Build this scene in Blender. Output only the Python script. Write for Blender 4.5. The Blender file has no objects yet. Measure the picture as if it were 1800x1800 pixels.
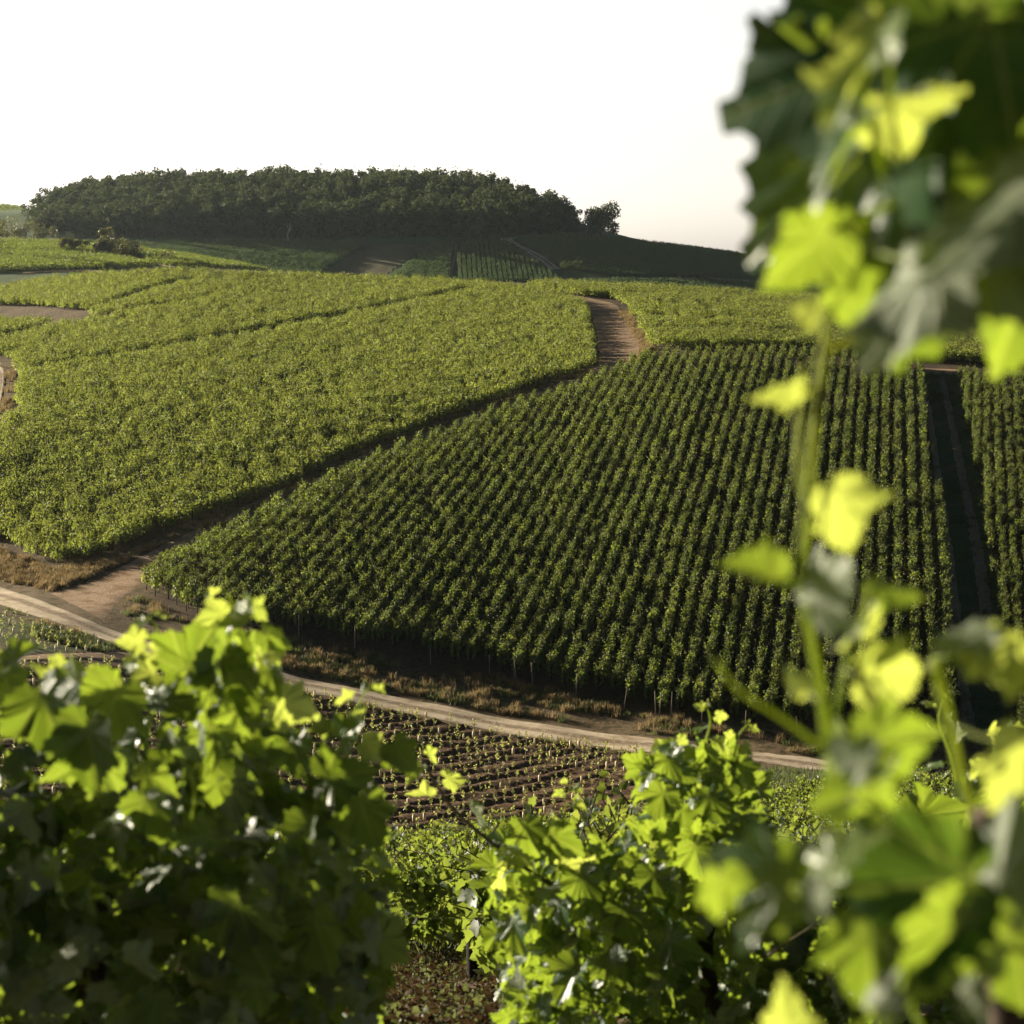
import bpy, math, random
import numpy as np
from mathutils import Matrix, Vector
R = math.radians
C = bpy.context.scene
COL = C.collection

# ------------------------------------------------------------------ camera, sky, sun, exposure
F, U0, V0, VH = 3750.0, 900.0, 900.0, 480.0        # focal length / centre / horizon row, in px of an 1800 px frame
PITCH = math.atan((V0 - VH) / F)
cam_d = bpy.data.cameras.new('camera'); cam = bpy.data.objects.new('camera', cam_d); COL.objects.link(cam)
cam.location = (0, 0, 0); cam.rotation_euler = (math.pi / 2 - PITCH, 0, 0)
cam_d.sensor_width = 36; cam_d.lens = 36 * F / 1800; cam_d.clip_start = .05; cam_d.clip_end = 8000
cam_d.dof.use_dof = True; cam_d.dof.focus_distance = 90; cam_d.dof.aperture_fstop = 9.0
C.camera = cam
SUN_AZ, SUN_EL = -55.0, 12.8                       # degrees left of straight ahead, degrees above the horizon
w = bpy.data.worlds.new('World'); C.world = w; w.use_nodes = True
nt = w.node_tree; bg = nt.nodes['Background']
sky = nt.nodes.new('ShaderNodeTexSky'); sky.sky_type = 'NISHITA'; sky.sun_disc = False
sky.sun_elevation = R(SUN_EL); sky.sun_rotation = R(SUN_AZ)
sky.air_density = 1.0; sky.dust_density = 1.5; sky.ozone_density = 1.0
hs = nt.nodes.new('ShaderNodeHueSaturation'); hs.inputs['Saturation'].default_value = .3; nt.links.new(sky.outputs[0], hs.inputs['Color'])
tc = nt.nodes.new('ShaderNodeTexCoord'); sx_ = nt.nodes.new('ShaderNodeSeparateXYZ'); nt.links.new(tc.outputs['Generated'], sx_.inputs[0])
mr = nt.nodes.new('ShaderNodeMapRange'); nt.links.new(sx_.outputs[2], mr.inputs[0])      # hazy bright band low down, clearer above
for i_, v_ in ((1, .135), (2, .34), (3, 1.0), (4, .09)): mr.inputs[i_].default_value = v_
ms = nt.nodes.new('ShaderNodeMapRange'); nt.links.new(sx_.outputs[2], ms.inputs[0]); nt.links.new(ms.outputs[0], hs.inputs['Saturation'])
for i_, v_ in ((1, .13), (2, .35), (3, .25), (4, 1.7)): ms.inputs[i_].default_value = v_
ml = nt.nodes.new('ShaderNodeMix'); ml.data_type = 'RGBA'; ml.blend_type = 'MULTIPLY'; ml.inputs[0].default_value = 1
nt.links.new(hs.outputs[0], ml.inputs[6]); nt.links.new(mr.outputs[0], ml.inputs[7])
mt_ = nt.nodes.new('ShaderNodeMix'); mt_.data_type = 'RGBA'; mt_.blend_type = 'MULTIPLY'; mt_.inputs[0].default_value = 1; mt_.inputs[7].default_value = (1, .965, .93, 1)
nt.links.new(ml.outputs[2], mt_.inputs[6]); nt.links.new(mt_.outputs[2], bg.inputs[0]); bg.inputs[1].default_value = .086
sd = bpy.data.lights.new('sun', 'SUN'); sun = bpy.data.objects.new('sun', sd); COL.objects.link(sun)
sd.energy = 5.0; sd.angle = R(.6); sd.color = (1, .895, .68)
SD = Vector((math.sin(R(SUN_AZ)) * math.cos(R(SUN_EL)), math.cos(R(SUN_AZ)) * math.cos(R(SUN_EL)), math.sin(R(SUN_EL))))
sun.rotation_euler = SD.to_track_quat('Z', 'Y').to_euler()
C.view_settings.view_transform = 'Standard'; C.view_settings.look = 'None'
C.view_settings.exposure = 1.55; C.view_settings.gamma = 1
C.render.engine = 'CYCLES'
cy = C.cycles
cy.max_bounces = 6; cy.diffuse_bounces = 1; cy.glossy_bounces = 2; cy.transmission_bounces = 4
cy.volume_bounces = 0; cy.transparent_max_bounces = 4; cy.use_adaptive_sampling = False
cy.use_denoising = True; cy.denoiser = 'OPENIMAGEDENOISE'; cy.denoising_input_passes = 'RGB_ALBEDO_NORMAL'; cy.denoising_prefilter = 'ACCURATE'; cy.sample_clamp_indirect = 4

# ------------------------------------------------------------------ helpers
def tag(o, label=None, cat=None, group=None, kind=None):
    if label: o['label'] = label
    if cat: o['category'] = cat
    if group: o['group'] = group
    if kind: o['kind'] = kind
    return o
def link(name, me, mats=(), parent=None):
    o = bpy.data.objects.new(name, me); COL.objects.link(o)
    if me is not None:
        for m in mats if isinstance(mats, (list, tuple)) else (mats,):
            if m.name not in [x.name for x in me.materials if x]: me.materials.append(m)
    if parent: o.parent = parent
    return o
def empty(name, loc, rz=0):
    o = bpy.data.objects.new(name, None); COL.objects.link(o)
    o.location = loc; o.rotation_euler = (0, 0, rz); o.empty_display_size = .2
    return o
def mesh_np(name, V, T, uv=None, smooth=True, mat=None):
    """V (n,3), T (m,k) faces; uv (n,2) per vertex"""
    V = np.asarray(V, np.float32); T = np.asarray(T, np.int32); m, k = T.shape
    me = bpy.data.meshes.new(name)
    me.vertices.add(len(V)); me.vertices.foreach_set('co', V.ravel())
    me.loops.add(m * k); me.loops.foreach_set('vertex_index', T.ravel())
    me.polygons.add(m); me.polygons.foreach_set('loop_start', np.arange(0, m * k, k, dtype=np.int32))
    if smooth: me.polygons.foreach_set('use_smooth', np.ones(m, bool))
    if mat is not None: me.polygons.foreach_set('material_index', np.asarray(mat, np.int32))
    if uv is not None:
        l = me.uv_layers.new(name='UVMap'); l.data.foreach_set('uv', np.asarray(uv, np.float32)[T.ravel()].ravel())
    me.update(calc_edges=True); me.validate()
    return me
def join_np(parts):
    """parts: list of (V,T,uv or None,mat) triangles -> V,T,uv,mat"""
    Vs, Ts, Us, Ms, n = [], [], [], [], 0
    for V, T, uv, m in parts:
        Vs.append(V); Ts.append(np.asarray(T) + n); n += len(V)
        Us.append(uv if uv is not None else np.zeros((len(V), 2)))
        Ms.append(np.full(len(T), m) if np.isscalar(m) else m)
    return np.vstack(Vs), np.vstack(Ts), np.vstack(Us), np.concatenate(Ms)

# ------------------------------------------------------------------ terrain: z(x, y)
def slope_of_v(v):
    y = (np.asarray(v, float) - V0) / F; c, s = math.cos(PITCH), math.sin(PITCH)
    return (-y * c - s) / (c - y * s)
def pt(u, v, Y):
    """point at forward distance Y that shows at pixel (u, v)"""
    y = (v - V0) / F; c, s = math.cos(PITCH), math.sin(PITCH); k = Y / (c - y * s)
    return np.array([(u - U0) / F * k, Y, (-y * c - s) * k])
def proj(P):
    P = np.atleast_2d(np.asarray(P, float)); c, s = math.cos(PITCH), math.sin(PITCH)
    d = P[:, 1] * c - P[:, 2] * s; h = P[:, 2] * c + P[:, 1] * s
    d = np.where(d < .01, .01, d)
    return U0 + F * P[:, 0] / d, V0 - F * h / d
NEAR = [(-60, 3.0), (-20, -.3), (0, -1.75), (4, -2.15), (8, -3.0), (12, -4.4), (20, -6.8)]
COLS = {
 0:    [(40,1610),(60,1470),(80,1300),(100,1165),(115,1085),(128,1040),(140,965),(165,800),(190,700),(230,600),(270,545),(300,514),(312,504),(335,508),(350,492),(400,456),(450,432),(480,423),(520,428),(570,428),(635,412),(670,395),(700,375),(745,372),(800,392),(900,408),(1000,372),(1060,362),(1200,385)],
 300:  [(40,1620),(60,1520),(80,1340),(100,1215),(113,1143),(122,1080),(137,968),(150,880),(165,795),(190,688),(230,585),(270,512),(300,474),(318,472),(350,492),(380,478),(430,460),(470,451),(500,449),(530,462),(560,462),(600,438),(635,416),(670,385),(700,362),(745,352),(800,364),(900,385),(1000,400),(1200,420)],
 600:  [(40,1625),(60,1530),(80,1395),(100,1275),(110,1215),(118,1140),(135,985),(150,875),(161,812),(172,750),(190,685),(230,580),(270,515),(300,487),(318,486),(360,512),(450,500),(530,505),(565,492),(600,455),(635,418),(670,385),(700,360),(745,350),(800,362),(900,385),(1200,420)],
 900:  [(40,1625),(60,1525),(75,1452),(90,1365),(107,1270),(114,1202),(130,1040),(150,880),(170,762),(183,698),(200,640),(235,562),(270,514),(298,497),(316,497),(360,525),(450,525),(530,525),(565,500),(600,458),(635,416),(670,390),(700,372),(745,364),(800,378),(900,400),(1200,430)],
 1200: [(40,1615),(60,1505),(75,1440),(90,1370),(104,1310),(111,1245),(125,1085),(150,868),(175,712),(196,628),(225,570),(260,532),(295,508),(315,508),(360,535),(450,540),(530,535),(565,512),(600,478),(635,447),(655,436),(680,436),(745,446),(900,465),(1200,480)],
 1500: [(40,1605),(60,1485),(75,1428),(90,1388),(102,1348),(108,1285),(125,1075),(150,855),(175,708),(196,632),(225,582),(260,552),(295,533),(315,533),(360,560),(450,562),(530,550),(565,533),(600,510),(635,488),(665,477),(700,480),(745,488),(900,500),(1200,510)],
 1800: [(40,1600),(60,1490),(75,1440),(90,1420),(100,1395),(106,1320),(125,1065),(150,845),(175,702),(192,652),(225,602),(260,577),(295,560),(315,560),(360,585),(450,588),(530,572),(565,560),(600,540),(635,524),(670,515),(745,520),(900,530),(1200,535)],
}
def pchip(xs, ys, xq):
    xs = np.asarray(xs, float); ys = np.asarray(ys, float)
    h = np.diff(xs); d = np.diff(ys) / h; m = np.zeros(len(xs))
    for i in range(1, len(xs) - 1):
        if d[i-1] * d[i] > 0:
            w1, w2 = 2*h[i] + h[i-1], h[i] + 2*h[i-1]
            m[i] = (w1 + w2) / (w1 / d[i-1] + w2 / d[i])
    m[0], m[-1] = d[0], d[-1]
    i = np.clip(np.searchsorted(xs, xq) - 1, 0, len(xs) - 2); t = np.clip((xq - xs[i]) / h[i], 0, 1)
    return ((1+2*t)*(1-t)**2*ys[i] + t*(1-t)**2*h[i]*m[i] + t*t*(3-2*t)*ys[i+1] + t*t*(t-1)*h[i]*m[i+1])
YG = np.concatenate([np.linspace(-60, 340, 801), np.linspace(341, 1200, 860)])
CU = sorted(COLS)
tab = []
for u in CU:
    ys = [a for a, _ in NEAR] + [a for a, _ in COLS[u]]
    zs = [b for _, b in NEAR] + [float(slope_of_v(v)) * a for a, v in COLS[u]]
    tab.append(pchip(ys, zs, YG))
tab = np.array([tab[0] + .6*(tab[0]-tab[1])*np.clip((YG-25)/200, 0, .5)] + tab + [tab[-1] + .6*(tab[-1]-tab[-2])*np.clip((YG-25)/200, 0, .5)])
# smooth a little along y so that the kinks at the key rows are gone
ker = np.hanning(9); ker /= ker.sum()
tab = np.array([np.convolve(np.pad(r, 4, 'edge'), ker, 'valid') for r in tab])
def zt(x, y):
    x = np.asarray(x, float); y = np.asarray(y, float)
    u = 900 + F * x / (np.maximum(y, 24) * 1.0062)
    c = np.clip((u + 300) / 300, 0, len(tab) - 1.001); i = c.astype(int); t = c - i
    yi = np.interp(y, YG, np.arange(len(YG))); j = np.clip(yi.astype(int), 0, len(YG) - 2); s = yi - j
    def row(k):
        k = np.clip(k, 0, len(tab) - 1); return tab[k, j] * (1 - s) + tab[k, j+1] * s
    p0, p1, p2, p3 = row(i-1), row(i), row(i+1), row(i+2)
    z = p1 + .5*t*(p2-p0 + t*(2*p0-5*p1+4*p2-p3 + t*(3*(p1-p2)+p3-p0)))
    return z + .05*np.sin(x*.9+y*.35)*np.sin(y*.55-x*.2)*np.clip((y-6)/30, 0, 1)
def gp(u, v, y0=20, y1=330):
    """where the view ray of pixel (u, v) meets the terrain between y0 and y1"""
    ys = np.linspace(y0, y1, 1500); k = slope_of_v(v)
    vv = (v - V0) / F; kx = (u - U0) / F / (math.cos(PITCH) - vv * math.sin(PITCH))
    d = zt(kx * ys, ys) - k * ys
    i = np.where((d[:-1] < 0) & (d[1:] >= 0))[0]
    i = i[0] if len(i) else int(np.argmin(np.abs(d)))
    y = ys[i]
    if i + 1 < len(ys) and d[i+1] != d[i]: y = ys[i] + (ys[i+1]-ys[i]) * np.clip(-d[i] / (d[i+1]-d[i]), 0, 1)
    return np.array([kx * y, y, float(zt(kx * y, y))])
def inpoly(u, v, poly):
    u = np.asarray(u); v = np.asarray(v); r = np.zeros(u.shape, bool); n = len(poly)
    for k in range(n):
        (a, b), (c, d) = poly[k], poly[(k+1) % n]
        if b == d: continue
        r ^= ((b > v) != (d > v)) & (u < (c - a) * (v - b) / (d - b) + a)
    return r
def wpoly(px, y0=20, y1=330, sub=6):
    """pixel polygon -> polygon on the ground in world x, y"""
    out = []
    for k in range(len(px)):
        a, b = np.array(px[k], float), np.array(px[(k+1) % len(px)], float)
        for t in range(sub):
            q = a + (b - a) * t / sub; p = gp(q[0], q[1], y0, y1); out.append((p[0], p[1]))
    return out
def dist_line(x, y, line):
    d = np.full(np.shape(x), 1e9)
    for (a, b), (c, e) in zip(line[:-1], line[1:]):
        l2 = (c-a)**2 + (e-b)**2 + 1e-9; t = np.clip(((x-a)*(c-a) + (y-b)*(e-b)) / l2, 0, 1)
        d = np.minimum(d, np.hypot(x - a - t*(c-a), y - b - t*(e-b)))
    return d
def wline(px, y0=20, y1=330, sub=6):
    out = []
    for a, b in zip(px[:-1], px[1:]):
        for t in range(sub):
            p = gp(a[0]+(b[0]-a[0])*t/sub, a[1]+(b[1]-a[1])*t/sub, y0, y1); out.append((p[0], p[1]))
    p = gp(*px[-1], y0, y1); out.append((p[0], p[1])); return out
def smoothline(P, n):
    P = np.asarray(P, float); Q = np.vstack([2*P[0]-P[1], P, 2*P[-1]-P[-2]]); out = []
    for q in np.linspace(0, len(P)-1-1e-6, n):
        i = int(q); t = q - i; a, b, c, d = Q[i:i+4]
        out.append(b + .5*t*(c-a + t*(2*a-5*b+4*c-d + t*(3*(b-c)+d-a))))
    return np.array(out)

# ------------------------------------------------------------------ materials
class NB:
    def __init__(s, name):
        s.m = bpy.data.materials.new(name); s.m.use_nodes = True; s.t = s.m.node_tree; s.t.nodes.clear()
        s.out = s.n('ShaderNodeOutputMaterial')
    def n(s, typ, **kw):
        o = s.t.nodes.new(typ)
        for k, v in kw.items(): setattr(o, k, v)
        return o
    def l(s, a, b): s.t.links.new(a, b)
    def put(s, sock, v):
        if hasattr(v, 'is_linked') or isinstance(v, bpy.types.NodeSocket): s.l(v, sock)
        else: sock.default_value = v
    def math(s, op, a, b=0.0, c=None):
        o = s.n('ShaderNodeMath', operation=op); s.put(o.inputs[0], a); s.put(o.inputs[1], b)
        if c is not None: s.put(o.inputs[2], c)
        return o.outputs[0]
    def mix(s, f, a, b):
        o = s.n('ShaderNodeMix', data_type='RGBA'); s.put(o.inputs[0], f)
        for q, v in ((o.inputs[6], a), (o.inputs[7], b)):
            s.put(q, (*v, 1) if isinstance(v, tuple) and len(v) == 3 else v)
        return o.outputs[2]
    def noise(s, scale, detail=4, rough=.55, vec=None):
        o = s.n('ShaderNodeTexNoise'); o.inputs['Scale'].default_value = scale
        o.inputs['Detail'].default_value = detail; o.inputs['Roughness'].default_value = rough
        if vec is not None: s.l(vec, o.inputs['Vector'])
        return o.outputs['Fac']
    def ramp(s, f, a, b):
        o = s.n('ShaderNodeMapRange'); s.put(o.inputs[0], f); o.inputs[1].default_value = a; o.inputs[2].default_value = b
        o.clamp = True; return o.outputs[0]
    def pos(s):
        return s.n('ShaderNodeNewGeometry').outputs['Position']
    def bsdf(s, col, rough=.8, spec=.3, bump=None, bs=.5, bd=.05):
        o = s.n('ShaderNodeBsdfPrincipled'); s.put(o.inputs['Base Color'], (*col, 1) if isinstance(col, tuple) else col)
        s.put(o.inputs['Roughness'], rough); s.put(o.inputs['Specular IOR Level'], spec)
        if bump is not None:
            b = s.n('ShaderNodeBump'); b.inputs['Strength'].default_value = bs; b.inputs['Distance'].default_value = bd
            s.l(bump, b.inputs['Height']); s.l(b.outputs[0], o.inputs['Normal'])
        return o
    def done(s, sh): s.l(sh.outputs[0], s.out.inputs[0]); return s.m

def soil_mat(name, a, b, c=None, sc=(.6, 6), bd=.06):
    k = NB(name); p = k.pos(); n1 = k.noise(sc[0], 5, .6, p); n2 = k.noise(sc[1], 5, .65, p)
    col = k.mix(k.ramp(n2, .35, .65), a, b)
    if c: col = k.mix(k.ramp(n1, .48, .62), col, c)
    return k.done(k.bsdf(col, .95, .15, n2, .7, bd))
def ground_mat():
    k = NB('ground_soil'); p = k.pos(); n1 = k.noise(.35, 5, .6, p); n2 = k.noise(5, 6, .65, p); n3 = k.noise(1.6, 4, .6, p)
    at = k.n('ShaderNodeAttribute', attribute_name='zone'); sp = k.n('ShaderNodeSeparateColor'); k.l(at.outputs['Color'], sp.inputs[0])
    soil = k.mix(k.ramp(n2, .35, .65), (.06, .04, .026), (.13, .085, .052))
    dry = k.mix(k.ramp(n2, .3, .7), (.11, .078, .044), (.25, .175, .10)); dry = k.mix(k.ramp(n3, .5, .62), dry, (.075, .06, .025))
    grass = k.mix(k.ramp(n2, .3, .7), (.05, .08, .03), (.11, .15, .055)); grass = k.mix(k.ramp(n1, .5, .65), grass, (.16, .14, .07))
    far = k.mix(k.ramp(n3, .3, .7), (.065, .115, .045), (.11, .145, .065))
    col = k.mix(sp.outputs[0], soil, dry); col = k.mix(sp.outputs[1], col, grass); col = k.mix(sp.outputs[2], col, far)
    return k.done(k.bsdf(col, .95, .1, n2, .8, .08))
M = {}
M['ground'] = ground_mat()
M['road'] = None
def road_mat():
    k = NB('road_chalk'); p = k.pos(); n1 = k.noise(.5, 5, .6, p); n2 = k.noise(3, 6, .7, p); n3 = k.noise(14, 4, .6, p)
    at = k.n('ShaderNodeUVMap'); sx = k.n('ShaderNodeSeparateXYZ'); k.l(at.outputs[0], sx.inputs[0])
    c = k.math('ABSOLUTE', k.math('SUBTRACT', sx.outputs[1], .5))
    mid = k.math('MULTIPLY', k.ramp(c, .17, .06), k.ramp(n2, .34, .52))       # stony crown between the wheel ruts
    edge = k.math('MULTIPLY', k.ramp(c, .38, .5), k.ramp(n2, .35, .6))
    col = k.mix(k.ramp(n2, .3, .7), (.56, .44, .31), (.74, .61, .46)); col = k.mix(k.ramp(n1, .45, .7), col, (.30, .215, .14))
    col = k.mix(k.math('MULTIPLY', mid, .85), col, (.19, .125, .07)); col = k.mix(k.math('MULTIPLY', edge, .7), col, (.16, .10, .05))
    return k.done(k.bsdf(col, .9, .2, k.math('ADD', n2, n3), .8, .05))
M['road'] = road_mat()
M['track'] = soil_mat('track_gravel', (.30, .195, .12), (.46, .32, .21), (.24, .14, .07), (.9, 7))
M['rut'] = soil_mat('rut_gravel', (.17, .13, .085), (.42, .32, .22), None, (.9, 7))
M['plough'] = soil_mat('ploughed_earth', (.075, .042, .022), (.16, .092, .05), (.095, .054, .028), (.7, 9), .1)
M['fallow'] = soil_mat('fallow_earth', (.13, .12, .065), (.18, .15, .085), (.11, .11, .06), (.08, 1.2))

def foliage_mat(name, dif, tra, dif2=None, tra2=None, fac=.42, rough=.5, spec=.35, var=.35):
    """thin leaves: reflecting and letting light through; instances differ in tint"""
    k = NB(name); rnd = k.n('ShaderNodeObjectInfo').outputs['Random']
    n = k.noise(2.3, 3, .6, k.pos()); f = k.math('ADD', k.math('MULTIPLY', rnd, .5), k.math('MULTIPLY', k.ramp(n, .35, .65), .5))
    d = k.mix(f, dif, dif2 or dif); t = k.mix(f, tra, tra2 or tra)
    a = k.bsdf(d, rough, spec); b = k.n('ShaderNodeBsdfTranslucent'); k.l(t, b.inputs[0])
    m = k.n('ShaderNodeMixShader'); m.inputs[0].default_value = fac; k.l(a.outputs[0], m.inputs[1]); k.l(b.outputs[0], m.inputs[2])
    return k.done(m)
M['vine_far'] = foliage_mat('vine_leaf_far', (.057, .094, .026), (.30, .37, .052), (.088, .124, .036), (.44, .485, .075), .42)
M['vine_mid'] = foliage_mat('vine_leaf_mid', (.029, .055, .023), (.205, .285, .036), (.055, .085, .028), (.36, .415, .055), .40, .5, .28)
M['vine_hill'] = foliage_mat('vine_leaf_hill', (.08, .14, .06), (.12, .18, .055), (.10, .16, .068), (.14, .2, .06), .3, .7, .1)
M['tree'] = foliage_mat('tree_leaf', (.026, .046, .02), (.06, .09, .025), (.045, .062, .025), (.10, .115, .03), .3, .7, .1)
M['shrub'] = foliage_mat('shrub_leaf', (.04, .055, .018), (.14, .15, .03), (.06, .07, .022), (.2, .19, .04), .35)
M['young'] = foliage_mat('young_leaf', (.10, .14, .035), (.36, .40, .08), (.18, .20, .07), (.5, .48, .14), .45)
M['drygrass'] = foliage_mat('dry_grass_blade', (.17, .122, .06), (.24, .165, .07), (.27, .205, .115), (.32, .235, .11), .4, .7, .2)
M['litter'] = foliage_mat('fallen_leaf', (.04, .026, .015), (.05, .03, .012), (.085, .056, .032), (.08, .05, .02), .3, .8, .1)
M['greengrass'] = foliage_mat('green_grass_blade', (.05, .08, .03), (.12, .16, .04), (.09, .11, .04), (.18, .19, .06), .35, .6, .2)
M['bark'] = soil_mat('vine_bark', (.03, .022, .016), (.075, .055, .04), None, (2, 40), .004)
M['wood'] = soil_mat('post_wood', (.16, .13, .10), (.30, .25, .20), None, (2, 30), .004)
M['palewood'] = soil_mat('pale_dead_wood', (.22, .19, .16), (.34, .30, .26), None, (2, 10), .01)
M['darkpost'] = soil_mat('dark_wood', (.010, .008, .006), (.02, .016, .013), None, (2, 30), .004)  # plain near-black wood tone for the post
M['sleeve'] = NB('sleeve_plastic'); M['sleeve'] = M['sleeve'].done(M['sleeve'].bsdf((.75, .62, .40), .6, .3))
k = NB('galvanised_wire'); b = k.bsdf((.22, .21, .19), .6, .3); b.inputs['Metallic'].default_value = .6; M['wire'] = k.done(b)
M['cane'] = foliage_mat('green_cane', (.20, .27, .06), (.46, .60, .08), (.24, .26, .07), (.5, .52, .09), .6, .5, .3)
k = NB('woody_cane'); n = k.noise(30, 3, .6, k.pos()); M['darkcane'] = k.done(k.bsdf(k.mix(n, (.05, .045, .02), (.12, .09, .04)), .6, .3))

def leaf_mat(name, top, under, tra, tra2, fac=.46, spec=.4, r0=.38):
    """close-up vine leaf: veins from the leaf's own flat outline (UV), paler matt underside, glossy upper side"""
    k = NB(name); uvn = k.n('ShaderNodeUVMap'); sx = k.n('ShaderNodeSeparateXYZ'); k.l(uvn.outputs[0], sx.inputs[0])
    ax = k.math('ABSOLUTE', sx.outputs[0]); y = sx.outputs[1]
    vein = None; near = None
    for ang, wid in ((90, .020), (48, .016), (4, .014)):
        ca, sa = math.cos(R(ang)), math.sin(R(ang))
        s = k.math('ABSOLUTE', k.math('SUBTRACT', k.math('MULTIPLY', ax, sa), k.math('MULTIPLY', y, ca)))
        t = k.math('ADD', k.math('MULTIPLY', ax, ca), k.math('MULTIPLY', y, sa))
        on = k.math('MULTIPLY', k.ramp(s, wid, wid * .35), k.math('GREATER_THAN', t, 0))
        sec = k.math('ABSOLUTE', k.math('SUBTRACT', k.math('FRACT', k.math('MULTIPLY', k.math('SUBTRACT', t, k.math('MULTIPLY', s, .9)), 7.0)), .5))
        sec = k.math('MULTIPLY', k.ramp(sec, .07, .02), k.ramp(s, .2, .02)); sec = k.math('MULTIPLY', sec, .45)
        vv = k.math('MAXIMUM', on, sec); vein = vv if vein is None else k.math('MAXIMUM', vein, vv)
    rnd = k.n('ShaderNodeObjectInfo').outputs['Random']
    at = k.n('ShaderNodeAttribute', attribute_name='tint'); f = at.outputs['Fac']
    n = k.noise(26, 4, .6, k.pos()); n2 = k.noise(5, 3, .6, k.pos())
    back = k.n('ShaderNodeNewGeometry').outputs['Backfacing']
    topc = k.mix(f, top, tuple(min(1, c * 1.7) for c in top)); topc = k.mix(k.math('MULTIPLY', vein, .45), topc, (.16, .2, .06))
    col = k.mix(back, topc, k.mix(k.math('MULTIPLY', vein, .5), under, (.22, .25, .11)))
    tr = k.mix(k.math('MULTIPLY', k.math('ADD', f, k.ramp(n2, .35, .65)), .5), tra, tra2)
    tr = k.mix(k.math('MULTIPLY', vein, .35), tr, (.55, .58, .12))
    hgt = k.math('SUBTRACT', n, k.math('MULTIPLY', vein, .8))
    a = k.bsdf(col, k.math('ADD', k.math('MULTIPLY', back, .22), r0), spec, hgt, .55, .003)
    b = k.n('ShaderNodeBsdfTranslucent'); k.l(tr, b.inputs[0])
    m = k.n('ShaderNodeMixShader'); m.inputs[0].default_value = fac; k.l(a.outputs[0], m.inputs[1]); k.l(b.outputs[0], m.inputs[2])
    return k.done(m)
M['leaf'] = leaf_mat('vine_leaf', (.018, .05, .018), (.17, .20, .14), (.175, .258, .018), (.345, .455, .035))
M['leaf_young'] = leaf_mat('young_vine_leaf', (.05, .085, .02), (.18, .21, .12), (.41, .515, .065), (.56, .625, .105), .5)
M['leaf_old'] = leaf_mat('old_vine_leaf', (.018, .048, .018), (.024, .06, .022), (.09, .17, .015), (.18, .25, .02), .45, .08, .5)

# ------------------------------------------------------------------ the land
RNG = np.random.default_rng(7)
ROAD_UP = [(-260,900),(-120,968),(0,1027),(150,1085),(300,1137),(500,1182),(700,1224),(900,1264),(1100,1292),(1300,1318),(1440,1334),(1650,1362),(1800,1388),(2000,1420)]
ROAD_LO = [(-260,948),(-120,1010),(0,1064),(150,1113),(290,1160),(490,1208),(700,1251),(900,1291),(1150,1326),(1300,1338),(1440,1357),(1640,1387),(1800,1414),(2000,1446)]
TRACK_UP = [(85,1040),(165,1018),(250,975),(330,935),(480,868),(640,800),(860,714),(1010,662),(1052,640)]
TRACK_LO = [(190,1100),(212,1058),(265,1018),(350,968),(490,893),(650,815),(870,730),(1030,672),(1085,648)]
def ribbon(name, A, B, n, m, lift, mat, y0=20, y1=330, wob=.15, seed=0):
    r = np.random.default_rng(seed)
    a = smoothline(np.array([gp(*p, y0, y1)[:2] for p in A]), n); b = smoothline(np.array([gp(*p, y0, y1)[:2] for p in B]), n)
    if wob:
        for q in (a, b):
            j = np.convolve(r.normal(0, 1, n + 8), np.hanning(9) / 2.5, 'valid')[:n]; q[:, 1] += j * wob; q[:, 0] += np.roll(j, 5) * wob
    t = np.linspace(0, 1, m)[None, :, None]; P = (a[:, None] * (1-t) + b[:, None] * t).reshape(-1, 2)
    V = np.column_stack([P, zt(P[:, 0], P[:, 1]) + lift]); V[:, 2] -= np.tile((lift + .02) * (1 - np.clip(7 * np.minimum(t[0, :, 0], 1 - t[0, :, 0]), 0, 1)), n) * (lift < .1); I = np.arange(n*m).reshape(n, m)
    uv = np.column_stack([np.repeat(np.linspace(0, 1, n), m), np.tile(np.linspace(0, 1, m), n)])
    if lift > .055 and lift < .1: V[:, 2] -= .03 * np.exp(-((uv[:, 1]-.25)/.1)**2) + .03 * np.exp(-((uv[:, 1]-.75)/.1)**2)
    T = np.column_stack([I[:-1, :-1].ravel(), I[:-1, 1:].ravel(), I[1:, 1:].ravel(), I[1:, :-1].ravel()])
    V2 = V.copy(); 
    me = mesh_np(name, V, T, uv); n_ = me.polygons[0].normal.z
    if n_ < 0: me.flip_normals()
    o = link(name, me, mat); tag(o, kind='structure'); return o

# field polygons, as they lie on the ground (pixel corners put down onto the terrain)
P_A = wpoly([(-260,905),(0,952),(60,984),(112,996),(200,972),(300,938),(480,868),(640,798),(860,711),(1050,646),(1040,600),(1031,548),(1000,530),(930,516),(850,507),(780,502),(600,495),(300,484),(100,496),(-10,522),(-10,625),(26,640),(34,690),(24,730),(-10,765)], 30, 300)
P_A2 = wpoly([(-300,528),(-10,516),(100,494),(120,520),(180,560),(60,590),(40,626),(-10,616),(-300,640)], 60, 303)
P_C = wpoly([(243,1030),(330,982),(490,905),(650,828),(870,742),(1040,683),(1130,640),(1350,633),(1600,642),(1618,668),(1640,800),(1664,1000),(1692,1262),(1400,1290),(1190,1258),(1126,1246),(924,1198),(865,1180),(543,1120),(420,1098),(330,1078),(265,1048)], 60, 210)
P_D = wpoly([(1150,614),(1400,617),(1600,632),(1800,650),(2200,690),(2200,600),(1800,566),(1500,539),(1300,523),(1100,511),(960,505),(930,509),(1000,520),(1060,526),(1092,533),(1106,552)], 150, 299)
P_E = wpoly([(1684,664),(1800,672),(2300,720),(2500,1400),(1840,1395),(1800,1330),(1752,1060),(1718,850)], 60, 240)
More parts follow.
